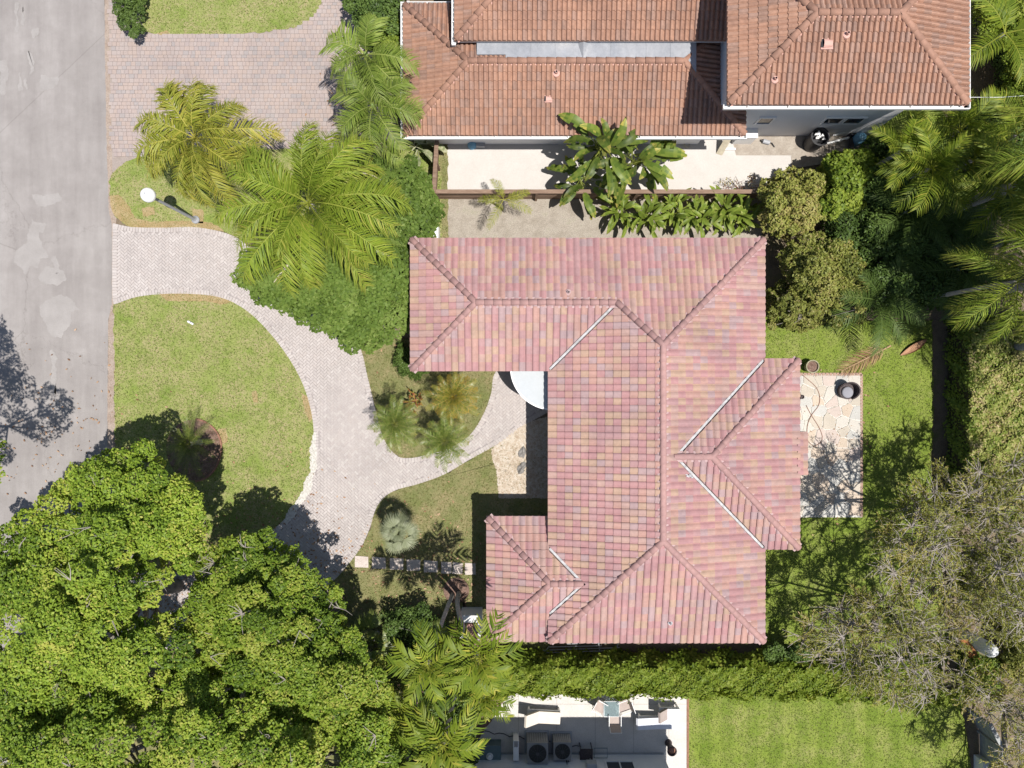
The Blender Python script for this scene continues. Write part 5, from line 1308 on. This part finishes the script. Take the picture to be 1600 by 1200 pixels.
for (px, py, h, vs, rings, lab, sd) in ((1408,236,3.2,BV,[(1,4,.2,.9),(0,4,.2,.9)],"bright young palm at the tall house's lower right corner",1), (1500,205,3.4,BV,[(2,4,.2,.9),(1,5,.2,1.0),(0,3,.2,.9)],"bright spreading palm near the right edge, above the shade",2),
    (1520,250,3.0,BV,[(2,4,.2,.9),(1,4,.2,.95),(0,4,.2,.9)],"bright palm with upright yellow fronds near the right edge",3), (1590,210,3.6,BV,[(2,5,.2,1.0),(1,4,.2,1.0)],"palm at the right edge beside the bright shrub",4), (1570,52,4.5,BV,[(2,4,.2,1.05),(1,4,.2,1.05)],"palm at the top right corner",5), (1455,262,3.8,BV,[(2,6,.2,1.0),(1,5,.2,1.0),(0,3,.2,.9)],"sunlit palm above the edge of the deep shade",6), (1575,300,4.6,BV,[(2,6,.2,1.1),(1,5,.2,1.1)],"sunlit palm at the right edge over the dark shrubs",7), (1590,440,6.2,RV,[(2,6,.2,.7),(1,5,.2,.7)],"feathery palm top at the right edge above the hedge's upper end",8)):
    t = P(px,py,h); palm("areca_palm", lab, (t[0]-.1,t[1],0), t, rings, vs, sd+100, .08)
for (px, py, h, lab, sd) in ((1420,330,1.8,"dark palm in the deep shade beside the shrubs",1), (1500,420,2.0,"dark palm in the deep shade above the back lawn",2), (1370,470,1.5,"dark low palm in the shade behind the olive shrub",3), (1550,330,2.2,"dark palm at the pale palm trunk's foot",4)):
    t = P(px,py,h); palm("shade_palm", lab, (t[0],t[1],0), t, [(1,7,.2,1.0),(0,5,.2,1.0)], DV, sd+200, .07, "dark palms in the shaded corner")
# small palm in the side yard
NV = [frond_mesh("frond", 1.15, R_(48), R_(75), 30, .26, .022, L['yellowpalm'], 95, vang=.3, ldroop=.3, rw=.014), frond_mesh("frond", 1.25, R_(15), R_(70), 32, .27, .022, L['yellowpalm'], 96, vang=.2, ldroop=.35, rw=.014)]
t = P(787,312,1.9); palm("slender_palm", "small sparse palm in the bare side yard by the fence", (t[0],t[1],0), t, [(1,5,.15,.95),(0,3,.2,.8)], NV, 301, .045)

# --- paddle leaved plants
def paddle_mesh(name, pet, Ln, Wd, e0, droop, mat, seed, torn=0.0, n=9):
    rr = np.random.default_rng(seed); A = arc_pts(Ln, e0, droop, n); V=[]; F=[]; T=[]
    base = np.array([math.cos(e0+.25)*pet, 0, math.sin(e0+.25)*pet])
    V += [np.array([0,-.025,0]), np.array([0,.025,0]), base+[0,.015,0], base+[0,-.015,0]]; F.append((0,1,2,3)); T.append(.7)
    for i in range(n+1):
        s = i/n; w = Wd*.5*(math.sin(math.pi*min(1,(s*.9+.08)))**.65); p = base+np.array([A[i][0],0,A[i][1]]); b = len(V)
        lift = .22*w; V += [p+[0,-w,lift+rr.normal()*.02], p+[0,-w*.5,lift*.5], p, p+[0,w*.5,lift*.5], p+[0,w,lift+rr.normal()*.02]]
        if i: 
            for k in range(4):
                o1, o2 = b-5+k, b+k
                if torn and rr.random() < torn and k in (0,3): continue
                F.append((o1,o1+1,o2+1,o2)); T.append(float(np.clip(rr.normal(.45,.14)+(.3 if s > .85 else 0),0,1)))
    return np_mesh(name, np.array(V), np.array(F), mat, np.array(T), smooth=False)
PV = [paddle_mesh("leaf", .8, 1.25, .40, R_(60), R_(70), L['paddle'], 1), paddle_mesh("leaf", .8, 1.35, .42, R_(30), R_(70), L['paddle'], 2, .3), paddle_mesh("leaf", .7, 1.3, .40, R_(8), R_(50), L['paddle'], 3, .35)]
def paddle_plant(name, label, px, py, h, vs, rings, seed, group=None, cat="plant", stem=.10):
    rr = random.Random(seed); b_ = P(px,py); root = empty(name, b_, label, cat, group); m = MB()
    for k in range(4):
        a = rr.uniform(0,6.28); m.tube([(.15*math.cos(a),.15*math.sin(a),0),(.2*math.cos(a),.2*math.sin(a),h)], [stem*.7, stem*.4], 6)
    m.build("stem", M['greenstem'], root)
    for vi, c, tj, sc in rings:
        for k in range(c):
            a = 2*math.pi*(k+rr.uniform(-.4,.4))/c; s = sc*rr.uniform(.8,1.15)
            link("leaf", vs[vi], root, (rr.uniform(-.25,.25), rr.uniform(-.25,.25), h*rr.uniform(.8,1.05)), Euler((rr.uniform(-.6,.6), rr.uniform(-tj,tj), a)), (s,s,s))
    return root
M['greenstem'] = plain("green_stem", (.10,.14,.04), .6)
bg_ = "bird of paradise clumps at the clay house"
paddle_plant("bird_of_paradise", "tall paddle leaved plant reaching onto the clay roof's gutter", 928, 262, 2.7, PV, [(2,6,.25,.8),(1,12,.3,.9),(0,8,.25,.85)], 1, bg_)
paddle_plant("bird_of_paradise", "paddle leaved plant leaning right over the white concrete patio", 985, 268, 1.5, PV, [(2,9,.25,1.0),(1,11,.3,.95),(0,6,.25,.85)], 2, bg_)
paddle_plant("bird_of_paradise", "paddle leaved plant spilling over the wooden fence", 905, 296, 1.0, PV, [(2,6,.25,.75),(1,9,.3,.75)], 3, bg_)
paddle_plant("variegated_plant", "cream edged broad leaved plant at the clay house's lower left corner", 655, 240, .8, [paddle_mesh("leaf", .5, .75, .30, R_(40), R_(60), L['varieg'], 7), paddle_mesh("leaf", .45, .8, .3, R_(12), R_(50), L['varieg'], 8)], [(1,6,.2,1.0),(0,4,.2,.95)], 4)
HV = [paddle_mesh("leaf", .35, .62, .17, R_(62), R_(60), L['ginger'], 11, n=5), paddle_mesh("leaf", .35, .68, .18, R_(32), R_(65), L['ginger'], 12, n=5), paddle_mesh("leaf", .3, .6, .17, R_(8), R_(50), L['ginger'], 13, n=5)]
gn = ["broad leaved clump at the left end of the row below the fence", "second broad leaved clump in the row below the fence", "broad leaved clump in the middle left of the row below the fence", "broad leaved clump in the middle right of the row below the fence", "fifth broad leaved clump in the row below the fence", "broad leaved clump by the rounded shrub at the row's right end"]
for i, (px, py) in enumerate(((965,338),(1008,345),(1048,338),(1085,346),(1122,338),(1150,345))):
    paddle_plant("ginger_plant", gn[i], px, py, .75, HV, [(2,11,.25,1.0),(1,13,.3,1.0),(0,10,.3,.95)], 20+i, "broad leaved row between the fence and the pink roof", stem=.05)
t = P(651,625)
paddle_plant("croton", "small red and yellow plant between the three date palms", 648, 625, .4, [paddle_mesh("leaf", .2, .3, .09, R_(50), R_(60), L['croton'], 31, n=4), paddle_mesh("leaf", .2, .32, .09, R_(15), R_(60), L['croton'], 32, n=4)], [(1,9,.3,1.0),(0,8,.3,1.0)], 40, stem=.04)
# thin bare weeds beside the fence
tree_from_mask("shrub", "thin bare purplish weed on the white concrete patio", "shrub", [(1122,298),(1132,280),(1150,285),(1180,275),(1188,300)], lambda e: .5, 10, 8, (.2,.3), 40, .06, .03, 'croton', P(1155,300), .03, 77, nmain=5)

# dead frond and husk on the back lawn
DF = frond_mesh("dead_palm_frond", 2.3, R_(5), R_(8), 34, .70, .05, L['dead'], 99, vang=.14, ldroop=.10, fwd=.9, rw=.035, tm=.5)
o = link("dead_palm_frond", DF, None, P(1392,540,.08), (0,0,R_(180+27))); tag(o, "dry brown palm frond lying on the lawn by the flagstones", "palm frond")
m = MB(); pr = []
for i in range(11):
    s = i/10; w = .15*math.sin(math.pi*(s*.94+.03))**.8
    pr.append([(-.62+1.24*s, w*math.cos(t), .02+.14*(1-math.sin(t))*(w/.15)) for t in np.linspace(0.0, math.pi, 6)])
for i in range(10):
    for k in range(5): m.face([pr[i][k], pr[i][k+1], pr[i+1][k+1], pr[i+1][k]])
tag(m.build("palm_husk", M['husk'], None, P(1427,543,.05), (0,0,R_(31))), "canoe shaped brown palm husk on the back lawn", "palm husk")

# ------------------------------------------------------------------ small things
# street lamp
lb = P(307,344); lp = empty("street_lamp", lb, "white globe street lamp on a grey pole by the driveway", "street lamp")
m = MB(); m.lathe([(.16,0),(.16,.12),(.09,.2),(.062,.3),(.052,3.62)], sides=16); m.build("pole", M['grey'], lp)
m = MB(); m.lathe([(.06,3.6),(.10,3.66),(.10,3.74),(.05,3.76)], sides=16); m.build("collar", M['darkmetal'], lp)
m = MB(); m.lathe([(.26*math.sin(t), 3.98-.26*math.cos(t)) for t in np.linspace(.2, math.pi, 18)], sides=28); m.build("globe", M['globe'], lp, smooth=True)
m = MB(); m.lathe([(0,4.262),(.035,4.26),(.04,4.232)], sides=10); m.build("finial", M['grey'], lp)
# newspaper on the lawn
np_ = empty("newspaper", P(298.5,504.5,.05), "rolled white newspaper lying on the round front lawn", "newspaper", rz=R_(-28))
m = MB(); m.tube([(-.13,0,.045),(.13,0,.045)], .045, 10); m.build("roll", M['white'], np_); m = MB(); m.tube([(-.02,0,.045),(.02,0,.045)], .048, 10); m.build("band", M['grey'], np_)
# tub chair
tc = empty("tub_chair", P(1318,611), "round dark wicker tub chair with a grey cushion on the flagstones", "chair", rz=R_(10)); tc.scale = (.84,.84,.9)
m = MB(); m.lathe([(.30,.0),(.36,.1),(.40,.42),(.0,.42)], sides=24); m.build("base", M['wicker'], tc)
m = MB(); N_ = 22
for i in range(N_+1):
    t = R_(-75+ 210*i/N_); h = .48+.34*math.sin(math.pi*i/N_)**.6
    m.v += [(.41*math.cos(t),.41*math.sin(t),.40),(.45*math.cos(t),.45*math.sin(t),h),(.39*math.cos(t),.39*math.sin(t),h),(.35*math.cos(t),.35*math.sin(t),.42)]
    if i:
        b = (i-1)*4
        for k in range(4): m.f.append((b+k, b+(k+1)%4, b+4+(k+1)%4, b+4+k)); m.m.append(0)
m.build("backrest", M['wicker'], tc)
m = MB(); m.lathe([(.0,.53),(.22,.53),(.27,.50),(.275,.425),(.0,.424)], -.05, -.05, 26); m.build("cushion", M['cushion'], tc, smooth=True)
# plant pot by the roof corner
pp = empty("plant_pot", P(1263,573), "round stone pot with soil and stones near the flagstones", "plant pot")
m = MB(); m.lathe([(.20,0),(.26,.4),(.27,.45),(.23,.45),(.22,.36),(0,.36)], sides=22); m.build("pot", surf("mossy_pot", [(.3,(.20,.19,.11)),(.7,(.34,.31,.22))], 12), pp)
m = MB(); m.lathe([(0,.42),(.12,.40),(.215,.37)], sides=16); m.build("soil", M['mulch'], pp)
# hose and sprinkler base
m = MB(); hp = [(1254,586),(1266,596),(1276,606),(1281,620),(1279,634),(1270,646),(1263,660),(1261,675),(1263,690),(1272,697),(1282,692),(1285,682),(1280,668),(1270,652),(1262,638),(1256,624),(1252,616)]
hs = smooth_poly(hp, 4)[:-10]; m.tube([P(x,y,.085) for x,y in hs], .013, 6, cap=True); tag(m.build("garden_hose", M['hose']), "thin brown garden hose looped on the flagstones", "hose")
m = MB(); m.lathe([(.09,.07),(.09,.24),(.06,.26),(.06,.2),(0,.2)], *P2(1250,620), 14); tag(m.build("bucket", M['wicker']), "small dark pot at the pink roof's edge on the flagstones", "pot")
# utility cabinet by the pink roof's upper left corner
m = MB(); a = P2(668,364,.0); m.box(a[0], a[0]+.52, a[1]-.55, a[1]+.16, 0, .9); m.box(a[0]-.02, a[0]+.54, a[1]-.57, a[1]+.18, .902, .95)
tag(m.build("utility_cabinet", M['white']), "white utility cabinet behind the pink roof's upper left corner", "cabinet")
# white enclosure at the roof's lower left
en = empty("utility_enclosure", P(738,960), "white walled utility enclosure beside the small pink wing", "enclosure")
x0, y1 = P2(722,948,0); x1, y0 = P2(754,985,0)
x0 -= P(738,960)[0]; x1 -= P(738,960)[0]; y0 -= P(738,960)[1]; y1 -= P(738,960)[1]
m = MB(); m.box(x0, x1, y1-.28, y1, 0, 1.15); m.box(x0, x0+.14, y0, y1-.281, 0, 1.15); m.box(x1-.14, x1, y0, y1-.281, 0, 1.15); m.build("wall", M['stucco'], en)
m = MB(); m.box(x0+.141, x1-.141, y0+.05, y1-.281, .02, .35); m.build("slab", M['pale'], en)
m = MB(); m.box(x0+.26, x0+.5, y0+.1, y1-.40, .351, 1.0); m.build("heater", M['salmon'], en)
m = MB(); m.tube([(x0+.58,y0+.5,.36),(x0+.58,y0+.5,.8),(x1-.2,y1-.35,.8),(x1-.2,y1-.35,.36)], .025, 7); m.build("pipe", M['white'], en)
# ladder frames against the south eave
lad = empty("aluminium_frame", P(905,1014), "stacked aluminium screen frames lying in the shade by the hedge", "frames")
m = MB()
for (a, b_, z) in (((848,1016),(968,1012),.10), ((852,1020),(945,1017),.14), ((886,1006),(966,1004),.10), ((850,1020),(858,1010),.12), ((858,1011),(940,1009),.12), ((966,1004),(964,1012),.10), ((935,1004),(937,1018),.16)):
    p, q = P(*a, z), P(*b_, z); o_ = P(905,1014); m.tube([(p[0]-o_[0],p[1]-o_[1],z),(q[0]-o_[0],q[1]-o_[1],z)], .022, 4)
m.build("bar", M['grey'], lad)
# bottom patio furniture
def condenser(label, x, y, w, h, seed):
    r = empty("condenser", (x,y,0), label, "air conditioner", "condensers by the bottom house"); m = MB(); g = w/2
    m.box(-g,g,-g,g,.05,h); m.build("body", M['acbody'], r)
    m = MB(); m.box(-g-.08,g+.08,-g-.08,g+.08,.015,.05); m.build("pad", M['grey'], r)
    for k in range(9):
        m = MB(); xx = -g+.05+k*(w-.1)/8; m.box(xx-.012,xx+.012,g+.002,g+.02,.12,h-.1); m.box(xx-.012,xx+.012,-g-.02,-g-.002,.12,h-.1); m.build("louver", M['grey'], r)
    m = MB(); m.lathe([(w*.42,h+.002),(w*.42,h+.04),(w*.40,h+.04),(w*.40,h+.012),(0,h+.012)], sides=28); m.build("fan_guard", M['acfan'], r)
    m = MB()
    for k in range(12): t = 6.283*k/12; m.tube([(0,0,h+.05),(w*.41*math.cos(t),w*.41*math.sin(t),h+.04)], .006, 4)
    m.lathe([(0,h+.07),(.07,h+.065),(.07,h+.045)], sides=12); m.build("grille", M['darkmetal'], r)
    m = MB(); m.tube([(g*.5,-g-.02,.25),(g*.5,-g-.12,.25),(g*.5,-g-.12,.9)], .022, 6); m.tube([(g*.7,-g-.02,.3),(g*.7,-g-.10,.3),(g*.7,-g-.10,.75)], .014, 6); m.build("pipe", M['dark'], r)
    return r
condenser("larger air conditioner at the bottom house's wall", 1.02, -14.72, .84, .92, 1)
condenser("smaller air conditioner right of the larger one", 2.02, -14.70, .72, .80, 2)
lc = empty("louvred_box", (.16,-14.7,0), "slim pale louvred box left of the air conditioners", "box"); m = MB(); m.box(-.11,.11,-.4,.4,0,.75); m.build("body", M['white'], lc)
m = MB()
for k in range(4): m.box(-.07+k*.04,-.055+k*.04,.15,.38,.752,.77)
m.build("slot", M['dark'], lc)
pb = empty("pool_pump", (-.95,-14.9,0), "dark teal equipment box with a round cap at the patio's lower left", "pump"); m = MB(); m.box(-.5,.5,-.3,.3,0,.55); m.build("housing", M['teal'], pb)
m = MB(); m.lathe([(.0,.66),(.09,.66),(.10,.552)], .05, -.12, 16); m.lathe([(.11,.60),(.14,.60),(.14,.552),(.11,.552)], .05, -.12, 18); m.build("cap", M['white'], pb)
def lounger(label, px, py, w, d, seat, back, mats, rz=0, bside=-1, bl=.32, group=None):
    r = empty("lounge_chair", P(px,py), label, "lounge chair", group, rz=R_(rz)); a, c = mats; x0, x1 = -w/2, w/2
    m = MB()
    for xx in (x0+.06, x1-.06):
        for yy in (-d/2+.05, d/2-.05): 
            m2 = MB(); m2.box(xx-.03,xx+.03,yy-.03,yy+.03,0,seat-.06); m2.build("leg", M['white'], r)
    m.box(x0,x1,-d/2,d/2,seat-.06,seat); m.build("frame", M['white'], r)
    xb = x0+w*bl if bside < 0 else x1-w*bl
    sx0, sx1 = (xb, x1) if bside < 0 else (x0, xb)
    m = MB(); m.box(sx0+.01,sx1-.01,-d/2+.02,d/2-.02,seat+.002,seat+.10); m.build("seat", a, r)
    m = MB(); o_ = (x0-.12 if bside < 0 else x1+.12); n_ = [(xb,seat+.02),(o_,seat+back),(o_+(.07 if bside<0 else -.07),seat+back+.07),(xb+(.07 if bside<0 else -.07),seat+.10)]
    for yy in (-d/2+.02,): 
        A1 = [(x,-d/2+.02,z) for x,z in n_]; A2 = [(x,d/2-.02,z) for x,z in n_]
        m.face(A1); m.face(A2[::-1])
        for i in range(4): m.face([A1[i],A1[(i+1)%4],A2[(i+1)%4],A2[i]])
    m.build("backrest", c, r); return r
lounger("cream lounge chair with raised back on the bottom patio", 849, 1113, 1.35, .52, .38, .5, (M['cream'], M['cream']), -3, -1, .3)
lounger("white lounger with two long pads on the bottom patio's right side", 1026, 1122, 1.62, .50, .38, .12, (M['pale'], M['pale']), 0, -1, .45, None)
lounger("pale striped chair behind the white lounger", 1042, 1106, .82, .46, .48, .4, (M['pale'], M['sling']), 0, -1, .3, None)
def chair(label, px, py, rz, mat):
    r = empty("patio_chair", P(px,py), label, "chair", "white chairs on the bottom patio", rz=R_(rz)); m = MB()
    for sx in (-.22,.22):
        for sy in (-.2,.2):
            m2 = MB(); m2.tube([(sx,sy,0),(sx*.95,sy*.95,.40)], .014, 6); m2.build("leg", M['white'], r)
        m2 = MB(); m2.tube([(sx,-.2,.40),(sx*1.1,-.2,.60),(sx*1.1,.22,.60),(sx,.24,.42)], .016, 6); m2.build("armrest", M['white'], r)
    m.box(-.22,.22,-.22,.22,.40,.43); m.build("seat", mat, r)
    m = MB(); m.face([(-.21,.22,.44),(.21,.22,.44),(.21,.34,.88),(-.21,.34,.88)]); m.face([(-.21,.235,.44),(-.21,.355,.88),(.21,.355,.88),(.21,.235,.44)]); m.build("backrest", mat, r)
    m = MB(); m.tube([(-.22,.22,.42),(-.22,.35,.90),(.22,.35,.90),(.22,.22,.42)], .014, 6); m.build("back_frame", M['white'], r)
chair("white framed chair left of the small glass table", 936, 1097, 60, M['sling'])
chair("white framed chair right of the small glass table", 972, 1096, -70, M['sling'])
chair("white framed chair below the small glass table, half shaded", 958, 1116, 180, M['sling'])
gt = empty("glass_table", P(953,1100), "small square glass table among the white chairs", "table"); m = MB(); m.box(-.30,.30,-.30,.30,.46,.475); m.build("glass_top", M['tglass'], gt)
m = MB(); m.tube([(-.31,-.31,.468),(.31,-.31,.468),(.31,.31,.468),(-.31,.31,.468),(-.31,-.31,.468)], .016, 5); m.build("rim", M['white'], gt)
for sx in (-.28,.28):
    for sy in (-.28,.28): m = MB(); m.tube([(sx,sy,0),(sx,sy,.46)], .014, 6); m.build("leg", M['white'], gt)
ct = empty("frame_table", P(914,1167), "dark folding table in the shade by the bottom house", "table"); m = MB(); m.box(-.26,.26,-.24,.2,.55,.58); m.build("table_top", M['wicker'], ct)
for sx in (-.23,.23):
    for sy in (-.2,.17): m = MB(); m.box(sx-.02,sx+.02,sy-.02,sy+.02,0,.55); m.build("leg", M['darkmetal'], ct)
m = MB(); m.tube([(.32,-.2,.5),(.85,-.2,.5),(.85,.2,.5),(.32,.2,.5),(.32,-.2,.5)], .018, 5); m.build("side_frame", M['teal'], ct)
ur = empty("urn", P(1044,1160), "brown urn planter at the bottom patio's right corner", "planter"); m = MB(); m.lathe([(.14,0),(.15,.06),(.09,.14),(.10,.3),(.17,.62),(.20,.74),(.16,.74),(.15,.66),(0,.66)], sides=22); m.build("urn_body", M['wicker'], ur)
m = MB(); m.lathe([(0,.72),(.08,.70),(.15,.67)], sides=12); m.build("soil", M['terra'], ur)
m = MB(); m.tube([P(740+8*k, 1139+1.3*k+(3 if k%3==1 else 0), .03) for k in range(22)], .02, 6); tag(m.build("drain_hose", M['darkmetal']), "dark hose lying across the shaded bottom patio", "hose")
# things beside the tall white wall
bn = empty("barrel", P(1266,226), "tall black round barrel with crumpled clear plastic beside the white wall", "barrel")
m = MB(); m.lathe([(.33,0),(.35,.2),(.35,.95),(.37,1.0),(.32,1.0),(.31,.7),(0,.7)], sides=26); m.build("body", M['dark'], bn)
m = MB(); rr = random.Random(4)
for k in range(9):
    a = rr.uniform(0,6.28); q = rr.uniform(.02,.2); m.face([(q*math.cos(a)-.07,q*math.sin(a)-.04,.86+rr.uniform(0,.1)),(q*math.cos(a)+.08,q*math.sin(a)-.03,.86+rr.uniform(0,.1)),(q*math.cos(a)+.03,q*math.sin(a)+.09,.86+rr.uniform(0,.1))])
m.build("plastic_sheet", M['white'], bn)
wc = empty("storage_bench", P(1158,218), "white storage bench beside the low clay roof's right end", "bench"); m = MB(); m.box(-.38,.38,-.2,.2,0,.80); m.build("chest", M['white'], wc); m = MB(); m.box(-.41,.41,-.22,.22,.802,.85); m.build("lid", M['white'], wc)
wp = empty("plywood_sheet", P(1128,228), "brown plywood sheet leaning beside the white storage bench", "board"); m = MB(); m.face([(-.25,-.32,.02),(.0,-.4,.02),(.22,.12,.75),(-.02,.2,.75)]); m.face([(-.25,-.30,.02),(-.02,.22,.75),(.22,.14,.75),(.0,-.38,.02)]); m.build("sheet", M['straw'], wp)
m = MB(); a = P2(1129,234); m.box(a[0]-.1,a[0]+.5,a[1]-.04,a[1]+.04,.015,.12); m.build("batten", M['white'], wp, None).matrix_parent_inverse = Matrix.Translation(wp.location).inverted()
hc = []
m = MB(); c_ = P2(1073,227)
m.tube([(c_[0]+.09*math.cos(t)*(1+.02*t), c_[1]+.11*math.sin(t), .03+.004*t) for t in np.linspace(0, 12, 40)], .012, 5); tag(m.build("hose_coil", M['straw']), "small pale hose coil on the white concrete patio", "hose")
sp = empty("weed_sprayer", P(1196,223), "black and grey garden sprayer lying on tan paving", "sprayer", rz=R_(-15)); m = MB(); m.tube([(-.14,0,.1),(.14,0,.1)], .09, 12); m.build("tank", M['grey'], sp); m = MB(); m.tube([(.14,0,.1),(.24,.02,.1),(.4,-.10,.05)], .02, 6); m.tube([(-.14,.0,.1),(-.22,.02,.1)], .05, 8); m.build("nozzle", M['dark'], sp)
pf = empty("pool_filter", P(1322,220), "white pool pipes and blue filter in the corner by the tall house", "pool filter"); m = MB()
for (a, b_, z) in ((-.9,-.2,.3), (-.7,.1,.4), (-.6,-.1,.25)): m.tube([(a,b_,.05),(a,b_,z),(a+.6,b_+.15,z),(a+.6,b_+.15,.05)], .04, 8)
m.build("pipe", M['white'], pf); m = MB(); m.lathe([(.22,0),(.24,.5),(.15,.7),(0,.74)], .35, -.05, 20); m.build("tank", M['blue'], pf)
m = MB(); m.box(.0,.25,.1,.3,0,.4); m.tube([(.1,0,.25),(.1,-.4,.25)], .1, 12); m.build("pump", M['dark'], pf)
bk = empty("blue_bucket", P(1281,208), "light blue bucket against the tall white wall", "bucket"); m = MB(); m.lathe([(.11,0),(.15,.3),(.16,.31),(.14,.31),(.1,.03),(0,.03)], sides=18); m.build("pail", M['blue'], bk); m = MB(); m.tube([(.15*math.cos(t),.05,.3+.12*math.sin(t)) for t in np.linspace(0,math.pi,9)], .006, 5); m.build("handle", M['grey'], bk)
lg = empty("patio_bags", P(742,228), "blue and grey bags in the eave shade on the white patio", "bag"); m = MB(); m.lathe([(0,.05),(.16,.06),(.2,.15),(.1,.28),(0,.3)], -.1, 0, 14); m.build("bag_body", M['blue'], lg); m = MB(); m.box(.06,.42,-.09,.11,0,.22); m.build("case", M['grey'], lg)  # a blue bag and a grey case
# white draped sheet over a brown board at the right
ts = empty("covered_grill", P(1510,995), "white sheet draped over a tall object among the feathery trees", "cover"); m = MB(); rr = random.Random(9)
pr = [(.30,0),(.30,.7),(.27,1.5),(.20,1.72),(.0,1.78)]
for r_, z in pr:
    for k in range(14): t = 6.283*k/14; q = r_*(1+.16*math.sin(4*t+z*2)); m.v.append((q*math.cos(t), q*.9*math.sin(t), z+.04*math.sin(3*t)*(r_>0)))
for i in range(4):
    for k in range(14): k2=(k+1)%14; m.f.append((i*14+k,i*14+k2,(i+1)*14+k2,(i+1)*14+k)); m.m.append(0)
m.build("sheet", M['white'], ts, smooth=True)
m = MB(); a = P2(1492,1004); m.face([(a[0]-.4,a[1]+.45,.9),(a[0]-.05,a[1]+.45,.95),(a[0]+.5,a[1]-.35,.9),(a[0]+.15,a[1]-.45,.85)]); m.box(a[0],a[0]+.06,a[1],a[1]+.06,0,.88); tag(m.build("garden_table", M['rust']), "rusty brown board beside the white draped sheet", "board")
wb = empty("white_planter", P(1527,1190), "white blocks by the grey fence at the lower right corner", "planter"); m = MB(); m.box(-.15,.15,-.3,.3,0,.6); m.build("planter_box", M['white'], wb)
m = MB(); a = P(1590,372)
print("objects", len(bpy.data.objects), "tris", sum(len(o.data.loop_triangles) if False else sum(len(p.vertices)-2 for p in o.data.polygons) for o in [] ))
